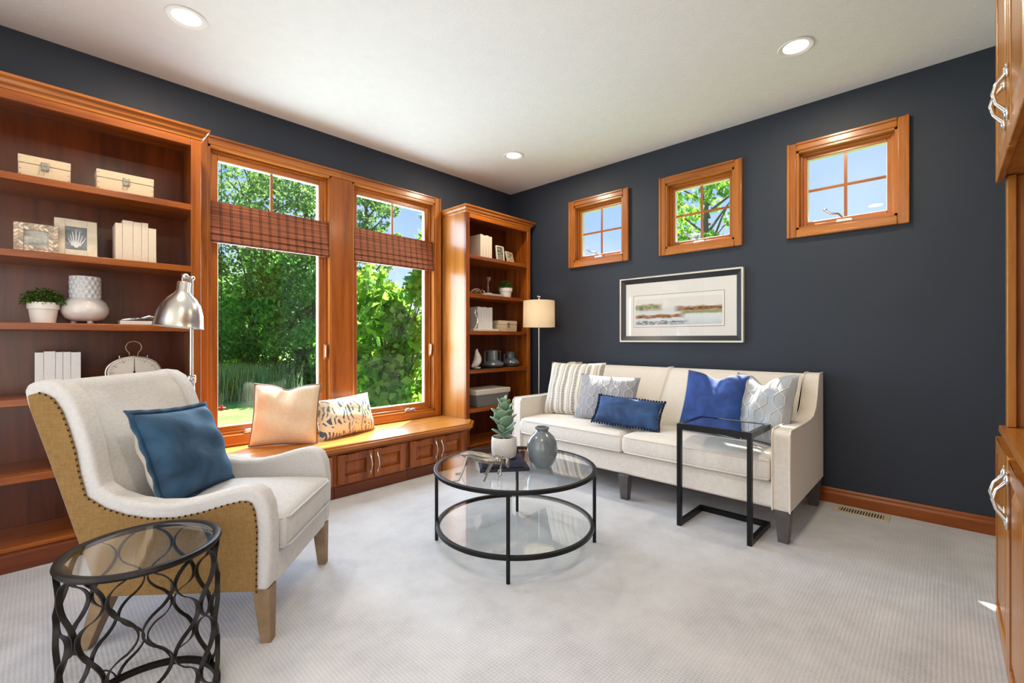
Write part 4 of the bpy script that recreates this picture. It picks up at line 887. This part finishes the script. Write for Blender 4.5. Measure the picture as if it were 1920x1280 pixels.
linen_box('small tan box with dark clasp in the corner bookcase', -.475, -.215, -.30, 1.18, .112, .14)
t = thing('bird_figurine', 'smooth white ceramic bird on a dark tray in the corner bookcase', 'figurine', (-.735, -.25, .817))
MB().tube([(-.075, 0, .012), (-.035, 0, .03), (.005, 0, .06), (.012, 0, .10), (.0, 0, .145), (-.008, 0, .175), (.008, 0, .19)], [.006, .03, .046, .042, .022, .014, .004], 16).obj('body', WHITEC, t, sub=1)
MB().lathe([(0, 0), (.035, 0), (.035, .012), (0, .012)], 16).obj('foot', WHITEC, t)
t = thing('tray', 'thin dark tray under the white ceramic bird', 'tray', (-.71, -.25, .811)); B(-.13, .13, -.09, .09, 0, .006).obj('plate', BLACK, t, bevel=.002)
SLATE = plain('slate_blue_glaze', S(84, 94, 100), .25, var=.2, vscale=14, coat=.3)
def urn(lab, loc, s, prof, hx, hz0, hz1):
    t = thing('urn', lab, 'vase', loc, 0, 'slate blue handled urns')
    MB().lathe([(r_ * s, z * s) for r_, z in prof], 36).obj('body', SLATE, t)
    for sg in (-1, 1): MB().tube([(sg * hx[0] * s, 0, hz1 * s), (sg * hx[1] * s, 0, hz1 * s), (sg * hx[1] * s, 0, hz0 * s), (sg * hx[2] * s, 0, hz0 * s - .012)], .006, 6).obj('handle', SLATE, t)
urn('larger slate blue urn with square handles, nearer the white bird', (-.508, -.235, .811), 1.0, [(0, 0), (.07, 0), (.11, .02), (.117, .035), (.10, .058), (.066, .072), (.056, .085), (.056, .17), (.05, .178), (.045, .17), (.045, .09), (0, .085)], (.054, .108, .098), .055, .168)
urn('smaller slate blue urn at the right end of the shelf', (-.245, -.235, .811), .92, [(0, 0), (.06, 0), (.092, .02), (.105, .045), (.095, .068), (.06, .09), (.05, .105), (.047, .16), (.055, .172), (.048, .174), (.04, .16), (.04, .1), (0, .09)], (.045, .102, .09), .075, .14)
t = thing('lidded_basket', 'grey storage basket with cream cloth rim on the low shelf of the corner bookcase', 'basket', (-.60, -.215, .443))
MB().add([(-.2, -.115, 0), (.2, -.115, 0), (.2, .115, 0), (-.2, .115, 0), (-.225, -.13, .135), (.225, -.13, .135), (.225, .13, .135), (-.225, .13, .135)], [(3, 2, 1, 0), (4, 5, 6, 7), (0, 1, 5, 4), (1, 2, 6, 5), (2, 3, 7, 6), (3, 0, 4, 7)]).obj('body', fabric('grey_felt', S(122, 120, 116), S(100, 98, 95), scale=500), t, bevel=.006)
MB().add([(-.232, -.137, .118), (.232, -.137, .118), (.232, .137, .118), (-.232, .137, .118), (-.236, -.14, .168), (.236, -.14, .168), (.236, .14, .168), (-.236, .14, .168)], [(3, 2, 1, 0), (4, 5, 6, 7), (0, 1, 5, 4), (1, 2, 6, 5), (2, 3, 7, 6), (3, 0, 4, 7)]).obj('cloth_rim', fabric('cream_liner', S(214, 204, 188)), t, bevel=.008)
# ================================================================== on the coffee table (glass top at z=.413)
ZC = .4132
NAVYB = plain('navy_book_cover', S(26, 34, 62), .45, var=.15); NAVY2 = plain('dark_navy_book_cover', S(18, 24, 40), .4)
cb = R(-36)
lying_book('wide dark navy book lying on the coffee table under the blue book', (-1.985, -1.855, ZC), .26, .19, .017, NAVY2, -38)
lying_book('blue book lying on top of the wide dark navy book', (-1.985, -1.85, ZC + .0172), .225, .165, .03, NAVYB, -41)
t = thing('potted_succulent', 'grey-green succulent in a white hammered pot on the stacked books', 'potted plant', (-1.965, -1.845, ZC + .0475))
MB().lathe([(0, 0), (.052, 0), (.062, .006), (.068, .03), (.0695, .07), (.067, .108), (.064, .112), (.060, .108), (.060, .09), (0, .09)], 40).obj('pot', plain('white_hammered_pot', S(216, 214, 210), .55, var=.05, bscale=38, bstr=.8, bdist=.006), t)
MB().lathe([(0, .092), (.059, .092)], 24).obj('soil', SOIL, t)
MB().tube([(0, 0, .09), (.004, .002, .16), (-.003, 0, .24), (0, 0, .285)], [.009, .008, .007, .004], 8).obj('stem', plain('succulent_stem', S(112, 138, 100), .6), t)
SUC = plain('succulent_leaf', S(120, 152, 124), .5, var=.22, vscale=40); SUCE = SUC
lm = None
g = np.random.default_rng(5)
for i in range(27):
    f = i / 26; z = .11 + .17 * f; a = i * 2.4; ln = (.075 if f < .2 else .095 - .05 * max(0, f - .3)) * g.uniform(.85, 1.15); el = R(22 + 36 * f + g.uniform(-10, 10))
    if lm is None:
        def lf(u, v):
            w_ = .52 * math.sin(math.pi * min(1, .06 + u * .94)) ** .75 * (.45 + .55 * u) ; s_ = 2 * v - 1
            return (u, s_ * w_, .10 * s_ * s_ * w_ * 2 + .16 * u * u)
        ob = MB().sheet(lf, 8, 4).obj('leaf', SUC, t, angle=180, solid=.06); lm = ob.data
    else:
        ob = bpy.data.objects.new('leaf', lm); COL.objects.link(ob); ob.parent = t
        md = ob.modifiers.new('solid', 'SOLIDIFY'); md.thickness = .06; md.offset = 0
    ob.location = (0, 0, z); ob.scale = (ln, ln * .95, ln); ob.rotation_euler = (0, -el, a)
t = thing('round_vase', 'round blue-grey glazed vase with narrow neck on the coffee table', 'vase', (-1.835, -2.005, ZC))
MB().lathe([(0, 0), (.046, 0), (.05, .004), (.066, .03), (.079, .065), (.083, .10), (.078, .135), (.062, .165), (.042, .183), (.033, .190), (.031, .197), (.037, .203), (.038, .213), (.033, .216), (.028, .212), (.026, .19), (.04, .17), (0, .16)], 48).obj('body', plain('blue_grey_glaze', S(108, 118, 124), .22, var=.16, vscale=22, coat=.5, bscale=30, bstr=.12), t)
# ---- grasshopper
PEW = plain('antique_pewter', (.30, .275, .235, 1), .34, 1, var=.25, vscale=40)
GX = Vector((.69, -.72, 0)); GY = Vector((.72, .69, 0))
t = thing('grasshopper_figurine', 'antique silver metal grasshopper figurine on the coffee table beside the books', 'figurine', (-2.175, -1.937, ZC), math.atan2(-.72, .69))
# local: x forwards (to the head), y left (away from the camera)
MB().tube([(-.125, 0, .112), (-.10, 0, .108), (-.04, 0, .097), (.02, 0, .088), (.05, 0, .085)], [.004, .013, .019, .021, .018], 14).obj('abdomen', PEW, t)
for sg in (-1, 1): MB().tube([(.03, sg * .012, .10), (-.04, sg * .015, .112), (-.10, sg * .01, .12), (-.135, sg * .004, .117)], [.010, .014, .012, .003], 10, flat=.35).obj('wing', PEW, t)
MB().tube([(.03, 0, .09), (.045, 0, .09), (.06, 0, .088), (.075, 0, .086), (.085, 0, .085)], [.019, .022, .020, .021, .015], 16).obj('thorax', PEW, t)
for x in (.045, .057, .069): MB().tube([(x, .021 * math.cos(a), .088 + .021 * math.sin(a)) for a in np.linspace(0, 2 * math.pi, 16)[:-1]], .0022, 5, closed=True).obj('thorax_ridge', PEW, t)
hm = MB().ball((.098, 0, .078), (.014, .016, .021), 14, 10); hm.tube([(.098, 0, .07), (.104, 0, .052)], [.011, .006], 8); hm.obj('head', PEW, t)
for sg in (-1, 1): MB().ball((.102, sg * .013, .088), (.006, .005, .007), 8, 6).obj('eye', PEW, t)
for sg in (-1, 1):
    MB().tube([(.0, sg * .018, .085), (-.075, sg * .04, .115), (-.095, sg * .045, .118)], [.010, .008, .006], 8).tube([(-.095, sg * .045, .118), (-.115, sg * .052, .05), (-.135, sg * .058, .006), (-.165, sg * .06, .003)], [.006, .005, .005, .004], 7).obj('hind_leg', PEW, t)
    MB().tube([(.03, sg * .015, .078), (.015, sg * .045, .062), (.0, sg * .05, .03), (-.012, sg * .056, .003), (-.02, sg * .058, .003)], [.006, .005, .0048, .0042, .004], 7).obj('middle_leg', PEW, t)
    MB().tube([(.07, sg * .014, .075), (.066, sg * .04, .055), (.07, sg * .045, .028), (.055, sg * .05, .022), (.05, sg * .052, .003)], [.006, .005, .0048, .0042, .004], 7).obj('front_leg', PEW, t)
# ================================================================== framed print on the sofa wall
t = thing('framed_print', 'wide framed abstract landscape print with white mat above the sofa', 'picture', (0, -1.945, 1.36)); k = dict(parent=t, world=True)
y0, y1, z0, z1 = -2.47, -1.42, 1.076, 1.646
def pic_ring(o, w, x0, x1):
    a, b, c, e = y0 + o, y1 - o, z0 + o, z1 - o
    return MB().box(x0, x1, a, a + w, c, e).box(x0, x1, b - w, b, c, e).box(x0, x1, a + w, b - w, c, c + w).box(x0, x1, a + w, b - w, e - w, e)
pic_ring(0, .012, -.036, -.002).obj('outer_frame', plain('silver_white_frame', S(222, 218, 208), .35, var=.05), bevel=.002, **k)
ii = .012; ww = .04; a, b, c, e = y0 + ii, y1 - ii, z0 + ii, z1 - ii
MB().add([(-.034, a, c), (-.034, b, c), (-.034, b, e), (-.034, a, e), (-.012, a + ww, c + ww), (-.012, b - ww, c + ww), (-.012, b - ww, e - ww), (-.012, a + ww, e - ww)], [(0, 1, 5, 4), (1, 2, 6, 5), (2, 3, 7, 6), (3, 0, 4, 7)]).obj('inner_frame', plain('black_blue_frame', S(34, 38, 44), .35, coat=.2), smooth=False, **k)
B(-.010, -.006, a + ww - .004, b - ww + .004, c + ww - .004, e - ww + .004).obj('mat_board', plain('white_mat', S(232, 230, 228), .8), smooth=False, **k)
pa, pb, pc, pe = y0 + .147, y1 - .135, z0 + .135, z1 - .165
B(-.0112, -.0098, pa - .006, pb + .006, pc - .006, pe + .006).obj('mat_bevel', plain('brown_mat_line', S(96, 78, 66), .7), smooth=False, **k)
B(-.0118, -.0105, pa - .003, pb + .003, pc - .003, pe + .003).obj('print_margin', plain('print_paper', S(236, 235, 234), .8), smooth=False, **k)
def art():
    m, nt, bs = newmat('watercolour_landscape'); tc = nd(nt, 'ShaderNodeTexCoord'); sp = nd(nt, 'ShaderNodeSeparateXYZ', {0: tc.outputs['Generated']})
    u = mth(nt, 'SUBTRACT', 1.0, sp.outputs[1]); v = sp.outputs[2]
    vec = nd(nt, 'ShaderNodeCombineXYZ', {0: mth(nt, 'MULTIPLY', u, 5.0), 1: mth(nt, 'MULTIPLY', v, 6.0)}).outputs[0]
    n = nd(nt, 'ShaderNodeTexNoise', {'Vector': vec, 'Scale': 1.6, 'Detail': 8, 'Roughness': .65}); n2 = nd(nt, 'ShaderNodeTexNoise', {'Vector': vec, 'Scale': 4, 'Detail': 6})
    w = mth(nt, 'MULTIPLY', mth(nt, 'SUBTRACT', n.outputs[0], .5), .26); vv = mth(nt, 'ADD', v, w)
    base = ramp(nt, vv, [(0, S(196, 206, 212)), (.12, S(214, 220, 224)), (.3, S(222, 228, 232)), (.55, S(208, 214, 216)), (.72, S(228, 226, 222)), (1, S(228, 226, 222))])
    def band(v0, half, u0, uh, col, prev, seed):
        d = mth(nt, 'DIVIDE', mth(nt, 'ABSOLUTE', mth(nt, 'SUBTRACT', vv, v0)), half); e_ = mth(nt, 'DIVIDE', mth(nt, 'ABSOLUTE', mth(nt, 'SUBTRACT', u, u0)), uh)
        f = mth(nt, 'SUBTRACT', 1.15, mth(nt, 'MAXIMUM', d, mth(nt, 'POWER', e_, 3))); f = mth(nt, 'MULTIPLY', f, mth(nt, 'ADD', .35, n2.outputs[0]))
        f = nd(nt, 'ShaderNodeClamp', {0: mth(nt, 'MULTIPLY', f, 1.6)}).outputs[0]
        return nd(nt, 'ShaderNodeMix', {0: f, 6: prev, 7: col}, data_type='RGBA').outputs[2]
    c_ = band(.68, .13, .14, .2, ramp(nt, n2.outputs[0], [(.4, S(96, 108, 92)), (.6, S(176, 174, 116))]), base, 0)
    c_ = band(.57, .10, .78, .3, ramp(nt, n2.outputs[0], [(.42, S(84, 54, 34)), (.58, S(176, 120, 70))]), c_, 1)
    c_ = band(.44, .07, .8, .26, S(150, 148, 96), c_, 2)
    c_ = band(.32, .08, .28, .32, ramp(nt, n2.outputs[0], [(.42, S(70, 62, 46)), (.6, S(190, 124, 66))]), c_, 3)
    c_ = band(.08, .09, .3, .34, ramp(nt, n2.outputs[0], [(.45, S(90, 104, 112)), (.6, S(210, 218, 224))]), c_, 4)
    nt.links.new(c_, bs.inputs['Base Color']); bs.inputs['Roughness'].default_value = .8; return m
B(-.0126, -.0116, pa + .012, pb - .012, pc + .012, pe - .03).obj('landscape_print', art(), smooth=False, **k)
B(-.0150, -.0135, a + ww, b - ww, c + ww, e - ww).obj('glazing', glass('picture_glass', (1, 1, 1, 1), .9), smooth=False, **k)
# ================================================================== floor register
t = thing('floor_vent', 'beige metal floor register by the baseboard right of the sofa', 'vent', (-.12, -3.187, 0))
VM = plain('beige_enamel', S(206, 192, 166), .45)
MB().box(-.068, -.045, -.14, .14, 0, .006).box(.045, .068, -.14, .14, 0, .006).box(-.045, .045, -.14, -.112, 0, .006).box(-.045, .045, .112, .14, 0, .006).obj('frame', VM, t, bevel=.002)
B(-.045, .045, -.112, .112, .0005, .0015).obj('duct_shadow', plain('dark_duct', S(36, 32, 28), .8), t, smooth=False)
for i in range(16):
    y = -.105 + i * .014; B(-.045, .045, y - .0032, y + .0032, .002, .0055).obj('louver', VM, t, smooth=False)
# ================================================================== garden outside
def F2(px, dep):   # garden position seen at picture column px, at distance dep along the view axis
    a = R(43.778); f = Vector((math.cos(a), math.sin(a))); r_ = Vector((math.sin(a), -math.cos(a))); q = f * dep + r_ * ((px - 960) / 847.75 * dep)
    return (-3.7044 + q.x, -3.5714 + q.y)
GZ = -.35
def lawn_mat():
    m, nt, bs = newmat('lawn_grass'); v = coords(nt)
    n = nd(nt, 'ShaderNodeTexNoise', {'Vector': v, 'Scale': 1.2, 'Detail': 8, 'Roughness': .7})
    nt.links.new(ramp(nt, n.outputs[0], [(.3, S(60, 104, 34)), (.55, S(104, 152, 54)), (.75, S(150, 186, 82))]), bs.inputs['Base Color']); bs.inputs['Roughness'].default_value = .9
    n2 = nd(nt, 'ShaderNodeTexNoise', {'Vector': v, 'Scale': 40, 'Detail': 3}); bump(nt, bs, n2.outputs[0], .8, .03); return m
def ground(u, v):
    x = -45 + 105 * u; y = .17 + 70 * v; d = max(0, y - 14); z = GZ + .012 * d + .25 * math.sin(x * .13 + 1) * min(1, d / 10) + (.0018 * d * d if y > 14 else 0)
    return (x, y, min(z, 7))
g_ = MB().sheet(ground, 60, 50).obj('lawn', lawn_mat(), angle=180); g_['kind'] = 'structure'
g2 = B(T + .01, 60, -20, .17, GZ - .1, GZ).obj('side_lawn', MATS.get('lawn2') or lawn_mat(), smooth=False); g2['kind'] = 'structure'
def leaves_np(centres, radii, n, size, g, aspect=.55, droop=0.0):
    """n leaf quads spread through ellipsoids -> verts, faces"""
    centres = np.array(centres); radii = np.array(radii); vol = radii.prod(1) ** .8; pick = g.choice(len(centres), n, p=vol / vol.sum())
    d = g.normal(size=(n, 3)); d /= np.linalg.norm(d, axis=1)[:, None]; rr = g.uniform(.25, 1, n) ** .5
    p = centres[pick] + d * rr[:, None] * radii[pick]
    a = g.normal(size=(n, 3)); a[:, 2] -= droop; a /= np.linalg.norm(a, axis=1)[:, None]; nrm = d * .8 + g.normal(size=(n, 3)) * .7 + np.array([0, 0, .5])
    b = np.cross(a, nrm); b /= np.linalg.norm(b, axis=1)[:, None]; s = size * g.uniform(.6, 1.35, n)[:, None]
    c = np.cross(b, a) * s * .18
    V = np.stack([p - a * s * .5, p + b * s * aspect * .5 + c, p + a * s * .5, p - b * s * aspect * .5 + c], 1).reshape(-1, 3)
    return V
def leaf_mesh(name, V, mat, parent, kind='stuff'):
    n = len(V) // 4; me = bpy.data.meshes.new(name); me.vertices.add(len(V)); me.vertices.foreach_set('co', V.astype(np.float32).ravel())
    me.loops.add(n * 4); me.loops.foreach_set('vertex_index', np.arange(n * 4, dtype=np.int32)); me.polygons.add(n)
    me.polygons.foreach_set('loop_start', np.arange(0, n * 4, 4, dtype=np.int32)); me.polygons.foreach_set('loop_total', np.full(n, 4, np.int32)); me.update(calc_edges=True)
    me.materials.append(mat); o = bpy.data.objects.new(name, me); COL.objects.link(o); o.parent = parent
    if kind: o['kind'] = kind
    return o
BARK = plain('grey_bark', S(92, 80, 66), .9, var=.3, vscale=8, bscale=20, bstr=.8, bdist=.03)
LM = {'poplar': leafmat('poplar_leaf', S(70, 116, 50), S(156, 188, 104)), 'dark': leafmat('dark_leaf', S(60, 116, 46), S(136, 182, 84)), 'bright': leafmat('bright_leaf', S(80, 144, 36), S(176, 212, 84)), 'pale': leafmat('pale_leaf', S(110, 140, 96), S(176, 196, 140))}
def tree(name, lab, px, dep, h, crown_r, n, size, mk, seed, z0=None, low=.25, group=None, cat='tree', gaps=0):
    g = np.random.default_rng(seed); x, y = F2(px, dep); base = GZ + .012 * max(0, y - 14) if z0 is None else z0
    t = thing(name, lab, cat, (x, y, base - .05), 0, group)
    C_, R_ = [], []; tr = MB(); tr.tube([(0, 0, 0), (.03 * h * .3, .02 * h * .2, h * .35), (-.01 * h, .01 * h, h * .7), (0, 0, h * .95)], [.022 * h, .016 * h, .009 * h, .002 * h], 8)
    nb = 26
    for i in range(nb):
        f = low + (1 - low) * (i + .5) / nb; a = i * 2.4 + g.uniform(-.3, .3); prof = math.sin(math.pi * min(1, (f - low) / (1 - low) * .86 + .14)) ** .6
        L_ = crown_r * prof * g.uniform(.55, 1); p = np.array([math.cos(a) * L_, math.sin(a) * L_, h * f + L_ * .25])
        tr.tube([(0, 0, h * (f - .08)), tuple(p * np.array([.55, .55, 1]) - np.array([0, 0, .05 * h])), tuple(p)], [.006 * h, .0035 * h, .0012 * h], 5)
        for q in range(3):
            C_.append(p + g.normal(size=3) * crown_r * .17); s = crown_r * g.uniform(.16, .3) * (1 - gaps * g.uniform(0, 1)); R_.append([s, s, s * .85])
    tr.obj('trunk', BARK, t)
    leaf_mesh('foliage', leaves_np(C_, R_, n, size, g), LM[mk], t)
    return t
TG = 'trees behind the garden'
tree('poplar_tree', 'tall airy poplar filling the left window behind the dense bushes', 470, 15, 7.4, 2.5, 8000, .15, 'poplar', 1, group=TG, gaps=.45)
tree('poplar_tree', 'tall poplar standing left of the mullion between the tall windows', 580, 17, 9.0, 2.2, 6500, .16, 'poplar', 2, group=TG, gaps=.4)
tree('poplar_tree', 'slender poplar seen above the blind in the right tall window', 690, 19, 8.4, 1.4, 5000, .16, 'poplar', 3, group=TG, gaps=.45)
tree('poplar_tree', 'young poplar with loose leaves seen through the middle small window', 1330, 11, 6.3, 1.5, 5000, .14, 'bright', 4, z0=GZ, low=.35, group=TG, gaps=.5)
tree('poplar_tree', 'thin distant poplar tip at the right edge of the right tall window', 800, 24, 8.6, .6, 1400, .16, 'poplar', 5, group=TG, gaps=.5)
tree('poplar_tree', 'small treetop at the lower corner of the rightmost small window', 1512, 14, 5.0, .5, 1500, .13, 'poplar', 6, z0=GZ, group=TG)
BG = 'bushes at the edge of the lawn'
for i, (px, dep, h, cr, n, mk, lab) in enumerate([
        (515, 13.5, 4.4, 2.0, 20000, 'dark', 'dense dark green bush in the middle of the left window'), (590, 13.0, 4.2, 1.7, 16000, 'dark', 'dense dark green bush beside the mullion in the left window'),
        (432, 17.0, 2.9, 1.7, 12000, 'bright', 'sunlit yellow-green bush at the left edge of the left window'), (395, 24.0, 4.2, 3.2, 14000, 'bright', 'distant sunlit bushes on the rise at far left'),
        (655, 15.0, 2.5, 1.5, 10000, 'dark', 'dark bush behind the leafy shrub in the right window'), (830, 14.0, 2.3, 1.5, 9000, 'dark', 'dark bush at the right edge of the right window')]):
    tree('bush', lab, px, dep, h, cr, n, .12, mk, 20 + i, low=.02, group=BG, cat='bush')
# tall ornamental grass
def grass_clump(lab, px, dep, n, h, w, mk, seed):
    g = np.random.default_rng(seed); x, y = F2(px, dep); t = thing('ornamental_grass', lab, 'grass', (x, y, GZ), 0, 'tall grass clumps beyond the lawn')
    V = []
    for i in range(n):
        b = np.array([g.normal() * w, g.normal() * w * .5, 0]); d = np.array([g.normal() * .18, g.normal() * .18, 1]); hh = h * g.uniform(.6, 1.1); q = np.array([g.normal(), g.normal(), 0]); q /= np.linalg.norm(q); q *= .012
        V += [b - q, b + q, b + d * hh + q * .2, b + d * hh - q * .2]
    leaf_mesh('blades', np.array(V), LM[mk], t)
for i, (px, dep, mk, lab) in enumerate([(412, 11, 'bright', 'bright tall grass clump at the left edge of the left window'), (465, 11.2, 'pale', 'pale tall grass clump behind the cream pillow'), (438, 13, 'dark', 'darker tall grass clump behind the hanging red feeder')]):
    grass_clump(lab, px, dep, 1100, .8, .55, mk, 40 + i)
# broad-leaved shrub close to the right window: nearest leaves are single parts, the rest one mass
x, y = F2(735, 6.3); t = thing('broad_leaf_shrub', 'sunlit broad-leaved shrub close outside the right tall window', 'shrub', (x, y, GZ), 0)
g = np.random.default_rng(77); C_, R_ = [], []; tr = MB()
for i in range(38):
    a = g.uniform(0, 6.28); rr = g.uniform(.1, .78); lat = math.cos(a) * rr * 1.15; zt = g.uniform(.4, 2.75 if abs(lat) > .3 else 2.0); dp = math.sin(a) * rr * .6; p = np.array([lat * .692 + dp * .722, -lat * .722 + dp * .692, zt])
    C_.append(p); R_.append([.27, .27, .27]); tr.tube([(g.normal() * .06, g.normal() * .06, 0), (p[0] * .4, p[1] * .4, zt * .6), tuple(p)], [.022, .014, .005], 5)
tr.obj('stems', BARK, t)
V = leaves_np(C_, R_, 5200, .125, g, .72, .6)
# the leaves nearest to the house
cen = V.reshape(-1, 4, 3).mean(1); order = np.argsort(cen[:, 1]); near = order[:200]; rest = order[200:]
leaf_mesh('leaf_mass', V.reshape(-1, 4, 3)[rest].reshape(-1, 3), LM['bright'], t)
for q in near: leaf_mesh('leaf', V.reshape(-1, 4, 3)[q], LM['bright'], t, None)
# hanging feeder
x, y = F2(415, 5.2); t = thing('hanging_feeder', 'small red flower feeder hanging on a cord outside the left window', 'feeder', (x, y, .275))
MB().tube([(0, 0, .2), (0, 0, 3.2)], .004, 5).obj('cord', IRON, t)
MB().lathe([(0, .06), (.015, .065), (.016, .17), (.006, .19), (0, .2)], 12).obj('bottle', glass('feeder_glass', (.85, .75, .7, 1), 1.5), t)
RED = plain('red_plastic', S(150, 16, 22), .4)
for i in range(5):
    a = i * 1.257; MB().ball((.03 * math.cos(a), .03 * math.sin(a), .03 + .012 * math.sin(i * 2.3)), (.022, .022, .014), 8, 6).obj('petal', RED, t)
MB().lathe([(0, 0), (.02, .005), (.034, .03), (.02, .06), (0, .06)], 12).obj('cup', RED, t)
# eave outside that the feeder hangs from
struct(B(-4.0, .4, .17, 2.05, 2.80, 2.9).obj('trim_2', plain('soffit_white', S(226, 224, 220), .7), smooth=False)) if False else None
# ------------------------------------------------------------------ labels for the setting
for o in list(scene.objects):
    if o.parent is None and o.get('kind') == 'structure' and 'label' not in o:
        n = o.name
        lab, cat = {'floor': ('pale grey looped carpet covering the floor', 'floor'), 'ceiling': ('white finely textured ceiling', 'ceiling'), 'wall_window': ('dark navy wall with the two tall windows', 'wall'), 'wall_sofa': ('dark navy wall behind the sofa with three small windows', 'wall'),
                    'wall_left': ('pale wall with added opening left of the camera', 'wall'), 'wall_back': ('pale wall behind the cabinets and camera', 'wall'), 'baseboard_sofa': ('cherry wood baseboard along the sofa wall', 'baseboard'), 'trim_1': ('wide cherry wood mullion board between the tall windows', 'trim'),
                    'window_1': ('tall wood casement window nearest the wide bookcase', 'window'), 'window_2': ('tall wood casement window nearest the corner bookcase', 'window'), 'window_3': ('small square wood window nearest the corner', 'window'), 'window_4': ('middle small square window with tree outside', 'window'),
                    'window_5': ('rightmost small square window with clear sky', 'window'), 'lawn': ('green lawn rising behind the house', 'lawn'), 'side_lawn': ('green lawn beside the sofa wall', 'lawn')}.get(n, (None, None))
        if lab: o['label'] = lab; o['category'] = cat
